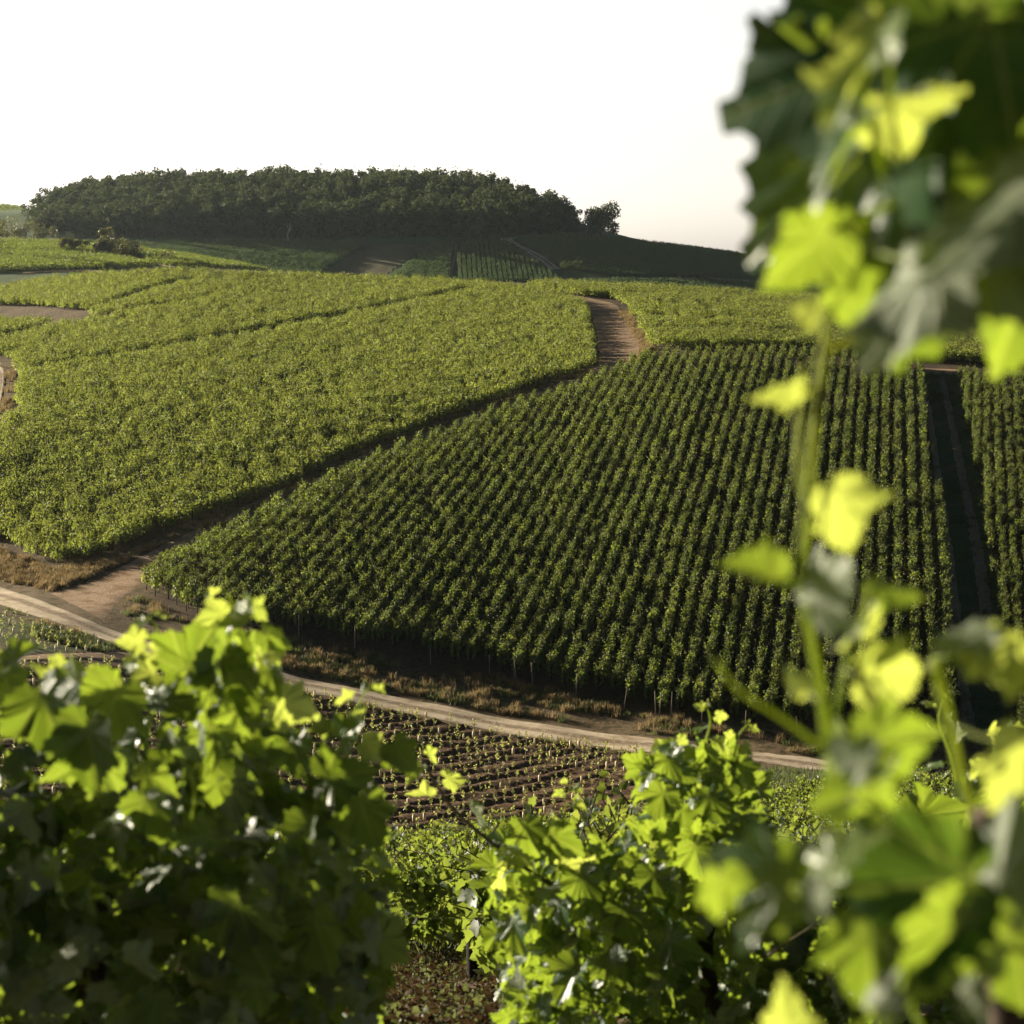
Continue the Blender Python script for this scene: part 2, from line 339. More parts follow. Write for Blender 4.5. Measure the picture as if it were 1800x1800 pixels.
L_A = [wline([(60,658),(250,628),(450,592),(640,556),(820,518)], 60, 303), wline([(0,602),(110,575),(250,550),(330,540)], 60, 303), wline([(175,548),(250,522),(330,500)], 60, 303),
       wline([(100,560),(180,566),(240,570)], 60, 303)]
BARE = wpoly([(-80,536),(60,540),(165,549),(150,577),(60,574),(-80,568)], 60, 305)
L_D = [wline([(1030,526),(1160,528),(1340,531)], 60, 303), wline([(1110,566),(1250,568),(1420,574)], 60, 303), wline([(1110,588),(1300,590),(1560,604)], 60, 303)]
P_N = wpoly([(-260,1160),(-20,1172),(120,1166),(260,1172),(400,1192),(490,1212),(700,1256),(900,1297),(1150,1331),(1250,1338),(1330,1356),(1250,1382),(1150,1405),(1000,1436),(850,1465),(700,1490),(500,1520),(200,1480),(-260,1440)], 30, 135)
P_N1 = wpoly([(-200,1040),(-60,1050),(0,1076),(100,1106),(190,1136),(180,1146),(60,1147),(-60,1150),(-200,1140)], 30, 150)
ROAD_W = [tuple(gp((a[0]+b[0])/2, (a[1]+b[1])/2)[:2]) for a, b in zip(ROAD_UP, ROAD_LO)]
TRK_W = [tuple(gp((a[0]+b[0])/2, (a[1]+b[1])/2)[:2]) for a, b in zip(TRACK_UP, TRACK_LO)]
P_RT = wpoly([(1612,650),(1690,655),(1722,850),(1755,1060),(1800,1340),(1690,1300),(1660,1000),(1636,800)], 60, 240)
P_BK = wpoly([(1210,1338),(1440,1360),(1640,1390),(1800,1416),(2000,1448),(2000,1475),(1800,1450),(1640,1430),(1440,1410),(1320,1400),(1250,1384)], 40, 120)

def build_ground():
    ss = np.concatenate([np.linspace(-1.6, -.36, 40)[:-1], np.linspace(-.36, .36, 361), np.linspace(.36, 1.6, 40)[1:]])
    ys = np.concatenate([np.linspace(-50, 3, 30)[:-1], np.linspace(3, 20, 110)[:-1], np.linspace(20, 330, 460), np.linspace(331, 800, 200), np.linspace(806, 1200, 60)])
    X = ss[None] * (ys[:, None] + 60); Y = np.repeat(ys[:, None], len(ss), 1)
    Z = zt(X, Y); V = np.column_stack([X.ravel(), Y.ravel(), Z.ravel()])
    I = np.arange(X.size).reshape(X.shape)
    T = np.column_stack([I[:-1, :-1].ravel(), I[:-1, 1:].ravel(), I[1:, 1:].ravel(), I[1:, :-1].ravel()])
    me = mesh_np('ground', V, T)
    x, y = V[:, 0], V[:, 1]
    dr = dist_line(x, y, ROAD_W); dt = dist_line(x, y, TRK_W)
    wob = .8 * np.sin(x * .5 + y * .23) + .6 * np.sin(x * .17 - y * .8)
    dry = np.clip(1 - (dr - 4.5 + wob) / 3, 0, 1)
    dry = np.maximum(dry, np.clip(1 - (dt - 2.8 + wob * .5) / 1.4, 0, 1))
    inP = inpoly(x, y, P_N) | inpoly(x, y, P_N1)
    dry = np.where(inP, 0, dry)
    verge = wline([(1085,540),(1110,560),(1140,612)], 150, 240)
    dry = np.maximum(dry, np.clip(1 - (dist_line(x, y, verge) - 1.2) / 1.0, 0, 1))
    left = wline([(-40,640),(20,650),(10,720),(-30,760)], 100, 260)
    dry = np.maximum(dry, np.clip(1 - (dist_line(x, y, left) - 4) / 2, 0, 1))
    dry = np.maximum(dry, inpoly(x, y, BARE) * .6)
    grass = (inpoly(x, y, P_RT) | inpoly(x, y, P_BK) | inpoly(x, y, P_N1)) * .9
    far = np.clip((y - 330) / 20, 0, 1)
    dry = dry * (1 - far)
    a = me.color_attributes.new('zone', 'FLOAT_COLOR', 'POINT')
    a.data.foreach_set('color', np.column_stack([dry, grass, far, np.ones_like(far)]).astype(np.float32).ravel())
    tag(link('ground', me, M['ground']), kind='structure')
build_ground()
ribbon('road', ROAD_UP, ROAD_LO, 260, 15, .07, M['road'], 20, 330, .12, 1)
ribbon('track', TRACK_UP, TRACK_LO, 160, 9, .03, M['track'], 40, 250, .12, 2)
ribbon('track', [(1052,650),(1048,610),(1040,570),(1032,545),(1000,528),(930,514),(880,507)], [(1110,650),(1132,612),(1108,565),(1086,536),(1050,526),(950,511),(890,504)], 90, 9, .03, M['track'], 150, 300, .1, 3)
ribbon('path', [(-160,1142),(-40,1152),(80,1150),(190,1145),(270,1152)], [(-160,1160),(-40,1168),(80,1162),(200,1163),(300,1172)], 60, 7, .05, M['track'], 40, 160, .08, 4)
ribbon('path', [(-120,640),(-30,625),(6,640),(8,690),(-10,740),(-60,790)], [(-120,690),(-40,665),(-8,668),(-8,690),(-26,725),(-80,770)], 50, 7, .05, M['road'], 60, 290, .05, 5)
ribbon('path', [(1606,645),(1670,648),(1700,650)], [(1606,656),(1670,659),(1700,660)], 20, 5, .05, M['track'], 150, 230, .03, 6)
ribbon('track', [(1615,662),(1638,800),(1660,1000),(1688,1250),(1700,1300)], [(1626,662),(1651,800),(1680,1000),(1712,1250),(1726,1300)], 420, 5, .05, M['rut'], 60, 240, .05, 7)
ribbon('track', [(1648,662),(1674,790),(1704,950),(1722,1080),(1745,1200)], [(1660,662),(1690,790),(1726,950),(1748,1080),(1775,1200)], 420, 5, .05, M['rut'], 60, 240, .06, 8)
# ploughed plots with real furrows
RD = np.array([.55, .835]); RD /= np.linalg.norm(RD); RN = np.array([RD[1], -RD[0]]); ROWSP, PLANTSP = 1.38, .72
def plough(name, poly, x0, x1, y0, y1, step):
    xs = np.arange(x0, x1, step); ys = np.arange(y0, y1, step); X, Y = np.meshgrid(xs, ys)
    c = (X*RN[0] + Y*RN[1]) / ROWSP
    clod = .05 * np.sin(X*5.1+Y*3.3) * np.sin(Y*6.7-X*2.1) + RNG.normal(0, .025, X.shape)
    Z = zt(X, Y) + .10 + .06 * np.cos(2*math.pi*c) + clod
    I = np.arange(X.size).reshape(X.shape); cx, cy_ = (X[:-1, :-1]+step/2), (Y[:-1, :-1]+step/2)
    keep = inpoly(cx, cy_, poly)
    T = np.column_stack([I[:-1, :-1][keep], I[:-1, 1:][keep], I[1:, 1:][keep], I[1:, :-1][keep]])
    used = np.unique(T); mp = np.full(X.size, -1); mp[used] = np.arange(len(used))
    V = np.column_stack([X.ravel(), Y.ravel(), Z.ravel()])[used]
    tag(link(name, mesh_np(name, V, mp[T]), M['plough']), kind='structure')
plough('ploughed_field', P_N, -42, 14, 55, 120, .2)
def drape(name, poly, mat, lift, step):
    p = np.array(poly); xs = np.arange(p[:, 0].min(), p[:, 0].max()+step, step); ys = np.arange(p[:, 1].min(), p[:, 1].max()+step, step)
    X, Y = np.meshgrid(xs, ys); Z = zt(X, Y) + lift; I = np.arange(X.size).reshape(X.shape); keep = inpoly(X[:-1, :-1]+step/2, Y[:-1, :-1]+step/2, poly)
    T = np.column_stack([I[:-1, :-1][keep], I[:-1, 1:][keep], I[1:, 1:][keep], I[1:, :-1][keep]])
    used = np.unique(T); mp = np.full(X.size, -1); mp[used] = np.arange(len(used))
    tag(link(name, mesh_np(name, np.column_stack([X.ravel(), Y.ravel(), Z.ravel()])[used], mp[T]), mat), kind='structure')
FARY = (540, 660)
drape('fallow_field', wpoly([(648,430),(752,430),(680,482),(560,484)], *FARY), M['fallow'], .06, 1.0)
ribbon('track', [(886,421),(905,432),(940,452),(968,474)], [(896,419),(918,432),(956,452),(984,474)], 50, 4, .12, M['road'], 540, 660, .3, 9)
ribbon('track', [(880,420),(920,416),(960,414)], [(880,423),(920,418),(960,416)], 30, 3, .12, M['road'], 540, 660, .1, 10)
ribbon('track', [(800,430),(796,455),(790,486)], [(804,430),(800,455),(795,486)], 30, 3, .1, M['rut'], 540, 660, .1, 11)
ribbon('track', [(1080,489),(1250,490),(1350,496),(1460,508)], [(1080,492),(1250,493),(1350,499),(1460,511)], 60, 3, .12, M['rut'], 540, 660, .1, 12)
ribbon('track', [(85,421),(110,422),(140,423)], [(85,426),(110,427),(140,427)], 20, 3, .1, M['track'], 560, 660, .1, 13)
ribbon('track', [(40,479),(80,477),(130,475),(180,476)], [(40,482),(80,479),(130,478),(180,479)], 30, 3, .1, M['track'], 335, 480, .1, 14)
ribbon('track', [(250,457),(275,466),(300,471)], [(256,456),(283,465),(312,470)], 30, 3, .1, M['track'], 335, 480, .1, 15)

# ------------------------------------------------------------------ leaves
def tri_leaf():
    V = np.array([(0, 0, 0), (.5, .42, .16), (0, 1, -.06), (-.5, .42, .16)]); return V, np.array([(0, 1, 2), (0, 2, 3)])
def lobed_leaf(curl=.2, n=1):
    half = [(0, 0), (.3, -.14), (.5, .1), (.4, .26), (.62, .42), (.34, .58), (.22, .8), (0, 1.03)]
    pts = half + [(-x, y) for x, y in half[-2:0:-1]]
    V = np.array([(0, .33, 0)] + [(x, y, curl * (abs(x) ** 1.3 * .9 - (y - .33) ** 2 * .5)) for x, y in pts]); k = len(pts)
    return V, np.array([(0, 1 + i, 1 + (i + 1) % k) for i in range(k)])
HALF = [(0, .02), (.06, -.10), (.17, -.17), (.30, -.15), (.43, -.04), (.50, .08), (.44, .19), (.545, .26), (.645, .40), (.56, .47), (.43, .535), (.315, .56), (.33, .68), (.25, .80), (.12, .93), (0, 1.06)]
def hi_leaf(rng, cup=.25, droop=.3, wave=.06, twist=.0, teeth=.042, sub=3, rings=(.3, .62, .86, 1)):
    h = np.array(HALF); asym = rng.normal(0, .02, (2, len(h), 2)); asym[:, 0] = asym[:, -1] = 0
    sides = []
    for s in (0, 1):
        q = h + asym[s]; o = []
        for i in range(len(q) - 1):
            d = q[i+1] - q[i]; nn = np.array([d[1], -d[0]]); nn = nn / (np.linalg.norm(nn) + 1e-9)
            for t in range(sub):
                p = q[i] + d * t / sub
                if 1 <= i: p = p + nn * (teeth if t == sub - 1 else -teeth * .35) * rng.uniform(.6, 1.3)
                o.append(p)
        sides.append(np.array(o))
    R_ = np.vstack([sides[0], [h[-1]]]); L = sides[1][1:][::-1] * (-1, 1); pts = np.vstack([R_, L]); k = len(pts)
    c = np.array([0, .16]); P = [c[None]]
    for r in rings: P.append(c + (pts - c) * r)
    P = np.vstack(P); x, y = P[:, 0], P[:, 1]; rr = np.hypot(x, y - .16); th = np.arctan2(y - .16, x)
    ph = rng.uniform(0, 6.28, 3)
    z = cup * (np.abs(x) ** 1.4) - droop * np.clip(y, -.2, 2) ** 2 * .6 + twist * x * y + wave * rr ** 1.5 * (np.sin(5 * th + ph[0]) + .5 * np.sin(9 * th + ph[1]))
    # puckering between the main veins
    for ang in (90, 48, 4):
        ca, sa = math.cos(R(ang)), math.sin(R(ang)); s = np.abs(np.abs(x) * sa - y * ca); z -= .035 * np.exp(-(s / .06) ** 2) * np.clip(rr * 2, 0, 1)
    V = np.column_stack([P, z]); n = len(rings)
    T = [(0, 1 + i, 1 + (i+1) % k) for i in range(k)]
    for q in range(n - 1):
        a, b = 1 + q*k, 1 + (q+1)*k
        for i in range(k):
            j = (i+1) % k; T += [(a+i, b+i, b+j), (a+i, b+j, a+j)]
    return V, np.array(T), P.copy()
def frames(N, mid):
    """rotation matrices with columns x, midrib y, normal z from wanted normals and midribs"""
    N = N / np.linalg.norm(N, axis=1, keepdims=True); Y = mid - (mid * N).sum(1, keepdims=True) * N
    Y /= np.linalg.norm(Y, axis=1, keepdims=True) + 1e-9; X = np.cross(Y, N); return np.stack([X, Y, N], 2)
def cloud(tmpl, P, Rm, S):
    V, T = tmpl[0], tmpl[1]
    W = np.einsum('nij,kj->nki', Rm, V) * S[:, None, None] + P[:, None]
    n, k = len(P), len(V); return W.reshape(-1, 3), (T[None] + (np.arange(n) * k)[:, None, None]).reshape(-1, 3)
def tube(P, rad, sides=6):
    P = np.asarray(P, float); n = len(P); rad = np.broadcast_to(np.asarray(rad, float), (n,)); V, T = [], []
    t = np.gradient(P, axis=0); t /= np.linalg.norm(t, axis=1, keepdims=True) + 1e-9
    ref = np.array([.31, .2, .93]) if abs(t[0][2]) < .9 else np.array([1, .1, 0.])
    for i in range(n):
        a = np.cross(t[i], ref); a /= np.linalg.norm(a) + 1e-9; b = np.cross(t[i], a)
        for q in range(sides):
            g = 2*math.pi*q/sides; V.append(P[i] + rad[i] * (a*math.cos(g) + b*math.sin(g)))
    for i in range(n-1):
        for q in range(sides):
            a, b = i*sides+q, i*sides+(q+1) % sides; T += [(a, a+sides, b+sides), (a, b+sides, b)]
    c = len(V); V += [P[0], P[-1]]
    for q in range(sides): T += [(c, q, (q+1) % sides), (c+1, (n-1)*sides+(q+1) % sides, (n-1)*sides+q)]
    return np.array(V), np.array(T)

# ------------------------------------------------------------------ vines at a distance
def vine_parts(rng, nleaf, lsize, tmpl, L=.95, W=.42, H0=.38, H1=1.12, shoots=6):
    """leaf blades of one trained vine (row direction = x) and its trunk"""
    n = nleaf; p = np.column_stack([rng.uniform(-L/2, L/2, n), np.zeros(n), rng.uniform(H0, H1, n)])
    t = (p[:, 2]-H0)/(H1-H0); wd = W/2 * (.75 + .5*np.sin(np.pi*np.clip(t, 0, 1)))
    side = rng.choice([-1, 1], n); p[:, 1] = side * wd * rng.uniform(.25, 1, n) ** .5 + rng.normal(0, .03, n)
    p[:, 2] += .10*np.sin(p[:, 0]*7+rng.uniform(0, 6))
    N = np.column_stack([rng.normal(0, .55, n), side*.6+rng.normal(0, .45, n), .55+rng.normal(0, .45, n)])
    mid = np.column_stack([rng.normal(0, .7, n), side*.5, -.8+rng.normal(0, .4, n)])
    stems = []; Pp, Nn, Mm = [p], [N], [mid]; S = [lsize*rng.uniform(.7, 1.25, n)]
    for _ in range(shoots):
        b = np.array([rng.uniform(-L/2, L/2), rng.normal(0, .1), H1-.1]); d = np.array([rng.normal(0, .35), rng.normal(0, .35), 1]); k = rng.integers(5, 9); ln = rng.uniform(.22, .5)
        if rng.random() < .25: d = np.array([rng.normal(0, .6), rng.choice([-1, 1])*1.0, .35]); b[2] -= rng.uniform(0, .3)
        tt = np.linspace(0, 1, k); q = b + d*ln*tt[:, None] + rng.normal(0, .035, (k, 3))
        stems.append(tube(np.vstack([(0, 0, .5), (q[0]+(0, 0, .5))/2, q]), .006, 3)); Pp.append(q); Nn.append(rng.normal(0, .6, (k, 3)) + (0, 0, .5)); Mm.append(rng.normal(0, .6, (k, 3)) + d*.4); S.append(lsize*np.linspace(.95, .45, k))
    P, N, mid, S = np.vstack(Pp), np.vstack(Nn), np.vstack(Mm), np.concatenate(S)
    V, T = cloud(tmpl, P, frames(N, mid), S)
    tr = tube([(0, 0, -.1), (.02, .01, .2), (-.02, 0, .42), (.03, .01, .6)], [.032, .026, .024, .012], 5)
    a_, b_, _, _ = join_np([(*q, None, 0) for q in [tr] + stems]); tr = (a_, b_)
    return (V, T), tr
rng = np.random.default_rng(11)
def vine_variants(name, k, nleaf, lsize, tmpl, mat, **kw):
    out = []
    for i in range(k):
        f, tr = vine_parts(rng, nleaf, lsize, tmpl, **kw)
        V, T, U, Mi = join_np([(f[0], f[1], None, 0), (tr[0], tr[1], None, 1)])
        me = mesh_np(name, V, T, smooth=False, mat=Mi); me.materials.append(mat); me.materials.append(M['bark']); out.append(me)
    return out
FIELD = vine_variants('grapevine', 8, 135, .115, tri_leaf(), M['vine_far'], H1=1.0, L=.85, shoots=8)
CENTRE = vine_variants('grapevine', 8, 110, .12, tri_leaf(), M['vine_mid'], W=.26, L=.5, H0=.45, shoots=14)
HEDGE = vine_variants('grapevine', 4, 120, .2, tri_leaf(), M['vine_hill'], L=2.0, W=.6, shoots=4)
SPUR = vine_variants('grapevine', 4, 60, .24, tri_leaf(), M['vine_mid'], L=1.5, W=.6, shoots=4)

def stuff(name, P, rot, scl, vid, meshes, label, cat):
    """one object: a cloud of points that carries copies of a few meshes (geometry nodes)"""
    P = np.asarray(P, np.float32); me = bpy.data.meshes.new(name); me.vertices.add(len(P)); me.vertices.foreach_set('co', P.ravel())
    for nm, ty, ar in (('rot', 'FLOAT', rot), ('scl', 'FLOAT', scl), ('vid', 'INT', vid)):
        a = me.attributes.new(nm, ty, 'POINT'); a.data.foreach_set('value', np.asarray(ar, np.float32 if ty == 'FLOAT' else np.int32))
    o = link(name, me); tag(o, label, cat, kind='stuff')
    cl = bpy.data.collections.new(name + '_source')
    for m in meshes: cl.objects.link(bpy.data.objects.new(name + '_source', m))
    g = bpy.data.node_groups.new(name, 'GeometryNodeTree')
    g.interface.new_socket('Geometry', in_out='INPUT', socket_type='NodeSocketGeometry'); g.interface.new_socket('Geometry', in_out='OUTPUT', socket_type='NodeSocketGeometry')
    N = g.nodes.new; gi, go, ip, ci = N('NodeGroupInput'), N('NodeGroupOutput'), N('GeometryNodeInstanceOnPoints'), N('GeometryNodeCollectionInfo')
    ci.inputs['Collection'].default_value = cl; ci.inputs['Separate Children'].default_value = True; ci.inputs['Reset Children'].default_value = True
    def att(nm, ty):
        a = N('GeometryNodeInputNamedAttribute'); a.data_type = ty; a.inputs['Name'].default_value = nm; return a.outputs['Attribute']
    cx = N('ShaderNodeCombineXYZ'); g.links.new(att('rot', 'FLOAT'), cx.inputs[2]); ip.inputs['Pick Instance'].default_value = True
    L = g.links.new; L(gi.outputs[0], ip.inputs['Points']); L(ci.outputs[0], ip.inputs['Instance']); L(att('vid', 'INT'), ip.inputs['Instance Index'])
    L(cx.outputs[0], ip.inputs['Rotation']); L(att('scl', 'FLOAT'), ip.inputs['Scale']); L(ip.outputs[0], go.inputs[0])
    mo = o.modifiers.new('scatter', 'NODES'); mo.node_group = g
    return o
def rows(poly, ang, sp, ps, jit=.08, gaps=(), gapw=.9, holes=()):
    """points along parallel rows inside a ground polygon; ang = row direction, degrees right of straight ahead"""
    d = np.array([math.sin(R(ang)), math.cos(R(ang))]); n = np.array([d[1], -d[0]]); p = np.array(poly)
    a, b = p @ d, p @ n; A = np.arange(a.min(), a.max(), ps); B = np.arange(b.min(), b.max(), sp); aa, bb = np.meshgrid(A, B)
    aa = aa + RNG.uniform(0, ps, (len(B), 1)) + RNG.normal(0, jit, aa.shape); bb = bb + RNG.normal(0, jit*.5, bb.shape)
    x = (aa*d[0] + bb*n[0]).ravel(); y = (aa*d[1] + bb*n[1]).ravel(); k = inpoly(x, y, poly)
    for g in gaps: k &= dist_line(x, y, g) > gapw
    for h in holes: k &= ~inpoly(x, y, h)
    x, y = x[k], y[k]; return np.column_stack([x, y, zt(x, y)]), math.pi/2 - R(ang)
def attrs(n, rz, nv, s0=.85, s1=1.15, jr=.2):
    flip = RNG.integers(0, 2, n) * math.pi
    return rz + flip + RNG.normal(0, jr, n), RNG.uniform(s0, s1, n), RNG.integers(0, nv, n)
# directions of the rows
def heading(a, b, y0=20, y1=330):
    p, q = gp(*a, y0, y1), gp(*b, y0, y1); return math.degrees(math.atan2(q[0]-p[0], q[1]-p[1]))
ANG_A = heading((250, 628), (640, 556), 60, 303)
pA, rA = rows(P_A, ANG_A, 1.0, .85, .13, L_A, 1.25, (BARE,)); pA2, _ = rows(P_A2, ANG_A, 1.0, .85, .1, L_A, 1.25, (BARE, P_A))
pC, rC = rows(P_C, 10, .93, .80, .11); pC = pC[RNG.random(len(pC)) > .05]
pD, rD = rows(P_D, 86, 1.0, .85, .1, L_D, 1.4); uD, vD = proj(pD); pD = pD[~((vD > 541) & (vD < 574 + (uD-1100)*.02) & (uD > 1085) & (RNG.random(len(pD)) < .5))]; pE, rE = rows(P_E, 12, .78, .6, .26)

# vines on the near slope, between the foreground row and the ploughed plot
P_S = [(-30, 11), (-8.5, 11), (-8, 32), (-1.95, 31), (-1.8, 23), (-.1, 23), (.3, 12), (1.25, 12), (1.9, 19), (9, 19), (22, 60), (22, 88), (16.5, 82), (9, 71), (3.5, 63), (-3, 58), (-9, 56), (-25, 54)]
pS, rS = rows(P_S, 80, 1.15, .95, .1)
uS, vS = proj(pS + (0, 0, .6))
seen = ((uS > 640) & (uS < 905) & (vS > 1430) & (vS < 1760)) | ((uS > 880) & (uS < 1160) & (vS < 1475)) | ((uS > 1310) & (uS < 1660) & (vS < 1580))
NEARV, NTRUNK = [], []
for i in range(6):
    f, tr = vine_parts(rng, 230, .115, lobed_leaf(.25), L=1.0, W=.34, H0=.3, H1=1.15, shoots=9)
    me = mesh_np('foliage', f[0], f[1], smooth=True); me.materials.append(M['vine_mid']); NEARV.append(me)
    me = mesh_np('trunk', tr[0], tr[1]); me.materials.append(M['bark']); NTRUNK.append(me)
SLOPE1 = []
for i in range(6):
    f, tr = vine_parts(rng, 260, .135, lobed_leaf(.25), L=1.0, W=.5, H0=.3, H1=1.15, shoots=9)
    V, T, U, Mi = join_np([(f[0], f[1], None, 0), (tr[0], tr[1], None, 1)])
    me = mesh_np('grapevine', V, T, smooth=False, mat=Mi); me.materials.append(M['vine_mid']); me.materials.append(M['bark']); SLOPE1.append(me)
order = np.argsort(pS[:, 1]); indiv = [i for i in order if seen[i]][:190]; iset = set(indiv)
for i in indiv:
    q = pS[i]; rz = rS + RNG.normal(0, .15); v = int(RNG.integers(0, 6)); s = float(RNG.uniform(.9, 1.15))
    if q[1] < 30:
        t = empty('grapevine', q, rz); f = link('foliage', NEARV[v], (), t); tr = link('trunk', NTRUNK[v], (), t)
    else:
        t = link('grapevine', SLOPE1[v]); t.location = q; t.rotation_euler = (0, 0, rz)
    t.scale = (s, s, s)
    tag(t, 'small leafed green grapevine in the rows on the slope just below the foreground vines', 'grapevine', 'grapevines on the near slope')
rest = np.array([i for i in range(len(pS)) if i not in iset])
# front vines of the middle plot, those whose stems stand on the dry bank above the road
uC, vC = proj(pC); front = np.argsort(pC[:, 1] + .14*pC[:, 0])
edge = wline([(330,1078),(420,1098),(543,1120),(865,1180),(924,1198),(1126,1246),(1190,1258),(1400,1290)], 60, 210)
dC = dist_line(pC[:, 0], pC[:, 1], edge); okC = (uC > 230) & (uC < 1430); cand = np.argsort(np.where(okC, dC, 1e9))[:110]; cset = set(cand.tolist())
for i in cand:
    t = link('grapevine', CENTRE[int(RNG.integers(0, 8))]); t.location = pC[i]; s = float(RNG.uniform(.95, 1.25)); t.scale = (s, s, s)
    t.rotation_euler = (0, 0, rC + RNG.normal(0, .2))
    tag(t, 'dark green spiky grapevine at the lower edge of the middle plot above the road bank', 'grapevine', 'front vines of the middle plot')
keep = np.array([i for i in range(len(pC)) if i not in cset])

def merge(*grp):
    """(points, rot, first variant, number of variants, s0, s1) groups into one stuff object"""
    P, Ro, S, I = [], [], [], []
    for p, rz, v0, nv, s0, s1 in grp:
        a, b, c = attrs(len(p), rz, nv, s0, s1); P.append(p); Ro.append(a); S.append(b); I.append(c + v0)
    return np.vstack(P), np.concatenate(Ro), np.concatenate(S), np.concatenate(I)
VM = FIELD + CENTRE + HEDGE + SPUR + SLOPE1
iF, iC, iH, iP, iS = 0, 8, 16, 20, 24
# far hillside: strips of vines whose rows run uphill, and the lit spur in front of it
def hill(px, ang, sp=1.35, ps=1.7, y0=540, y1=655): return rows(wpoly(px, y0, y1, 4), ang, sp, ps, .12)
H = []
for px, ang in (([(60,428),(400,424),(640,430),(555,486),(300,486),(60,486)], 20), ([(762,430),(797,430),(788,492),(690,488)], 16), ([(808,430),(884,424),(930,452),(964,476),(985,497),(800,495)], -2),
                ([(905,420),(1000,414),(1100,424),(1240,440),(1400,466),(1440,492),(1300,488),(1080,486),(990,474),(935,440)], 30),
                ([(1010,496),(1080,494),(1250,495),(1350,501),(1460,513),(1500,536),(1300,522),(1060,506)], -6), ([(1470,480),(1560,484),(1900,524),(1900,585),(1560,550),(1480,520)], 20)):
    p, rz = hill(px, ang); H.append((p, rz, iH, 4, .85, 1.1))
SP = []
for px, ang in (([(-80,432),(30,428),(120,432),(250,444),(400,458),(480,474),(420,476),(300,468),(210,450),(100,446),(-80,446)], 70), ([(-80,449),(100,449),(200,457),(280,470),(200,473),(60,477),(-80,482)], 80)):
    p, rz = rows(wpoly(px, 335, 482, 4), ang, 1.5, 1.3, .15); SP.append((p, rz, iP, 4, .8, 1.15))
p, rz = rows(wpoly([(-200,366),(-10,364),(44,364),(44,398),(-10,398),(-200,398)], 900, 1060, 4), -20, 3.0, 1.9, .2); SP.append((p, rz, iP, 4, 1.2, 1.6))
pA = pA[RNG.random(len(pA)) > .03]
P_, R_, S_, I_ = merge((pA, rA, iF, 8, .85, 1.2), (pA2, rA, iF, 8, .9, 1.2), (pC[keep], rC, iC, 8, .95, 1.25), (pD, rD, iF, 8, .9, 1.2), (pE, rE, iC, 8, .75, .95), (pS[rest], rS, iS, 6, .9, 1.15), *H, *SP)
stuff('vineyard', P_, R_, S_, I_, VM, 'thousands of green grapevines in rows covering the hillsides', 'vineyard')
print('VINES', len(P_), 'slope', len(pS), 'seen', int(seen.sum()))

# stakes that stand free at the lower ends of the rows
sv, stt = tube([(0, 0, -.2), (0, 0, .5), (.01, 0, 1.25)], [.03, .028, .025], 6); sme = mesh_np('vineyard_stake', sv, stt); sme.materials.append(M['wood'])
ln = smoothline(np.array([gp(*p, 60, 210)[:2] for p in [(420,1103),(543,1125),(865,1186),(924,1204),(1126,1252),(1190,1264),(1400,1296)]]), 34)
for i in range(1, 34, 2):
    x, y = ln[i] + RNG.normal(0, .12, 2); o = link('vineyard_stake', sme); o.location = (x, y, float(zt(x, y))); o.rotation_euler = (RNG.normal(0, .05), RNG.normal(0, .05), RNG.uniform(0, 6)); o.scale = (1, 1, float(RNG.uniform(.75, 1.1)))
    tag(o, 'thin grey wooden stake at the lower end of a vine row above the road bank', 'stake', 'stakes at the row ends')

# ------------------------------------------------------------------ young vines in the ploughed plot
def young_mesh(seed, kind):
    r = np.random.default_rng(seed)
    st = tube([(0, 0, -.08), (.005, 0, .2), (0, .004, .42 if kind == 0 else .3)], [.011, .01, .009], 4)
    if kind == 0:
        n = int(r.integers(9, 20)); h = r.uniform(.32, .6); p = np.column_stack([r.normal(0, .04, n), r.normal(0, .04, n), r.uniform(.1, h, n)])
        f = cloud(tri_leaf(), p, frames(r.normal(0, .7, (n, 3)) + (0, 0, .4), r.normal(0, 1, (n, 3))), r.uniform(.055, .10, n)); parts = [(*f, None, 0), (*st, None, 1)]
    else:
        a = tube([(0, 0, .0), (0, 0, .12), (.004, 0, .25)], [.05, .052, .048], 8); parts = [(*a, None, 2), (*st, None, 1)]
        n = 5; p = np.column_stack([r.normal(0, .03, n), r.normal(0, .03, n), r.uniform(.24, .34, n)])
        parts.append((*cloud(tri_leaf(), p, frames(r.normal(0, .7, (n, 3)) + (0, 0, .4), r.normal(0, 1, (n, 3))), r.uniform(.06, .09, n)), None, 0))
    V, T, U, Mi = join_np(parts); me = mesh_np('young_vine', V, T, smooth=False, mat=Mi)
    for m in ('young', 'wood', 'sleeve'): me.materials.append(M[m])
    return me
YM = [young_mesh(i, 0) for i in range(6)] + [young_mesh(40 + i, 1) for i in range(3)]
pN, rN = rows(P_N, math.degrees(math.atan2(RD[0], RD[1])), ROWSP, PLANTSP, .05)
pN[:, 2] += .15
pN1, _ = rows(P_N1, math.degrees(math.atan2(RD[0], RD[1])), 1.2, .7, .06)
uN, vN = proj(pN); ls = .5 + .5*np.sin(pN[:, 0]*.21 + 1) * np.sin(pN[:, 1]*.17)
kindN = np.where(RNG.random(len(pN)) < .16 + .5*(pN[:, 1] < 78)*(pN[:, 0] > 0) + .25*(uN < 250), 6 + RNG.integers(0, 3, len(pN)), RNG.integers(0, 6, len(pN)))
drop = RNG.random(len(pN)) < .06
visN = (((uN > 470) & (uN < 1180) & (vN < 1480)) | ((uN > 20) & (uN < 210) & (vN < 1260))) & ~drop
order = [i for i in np.argsort(pN[:, 1]) if visN[i]][:300]; yset = set(order)
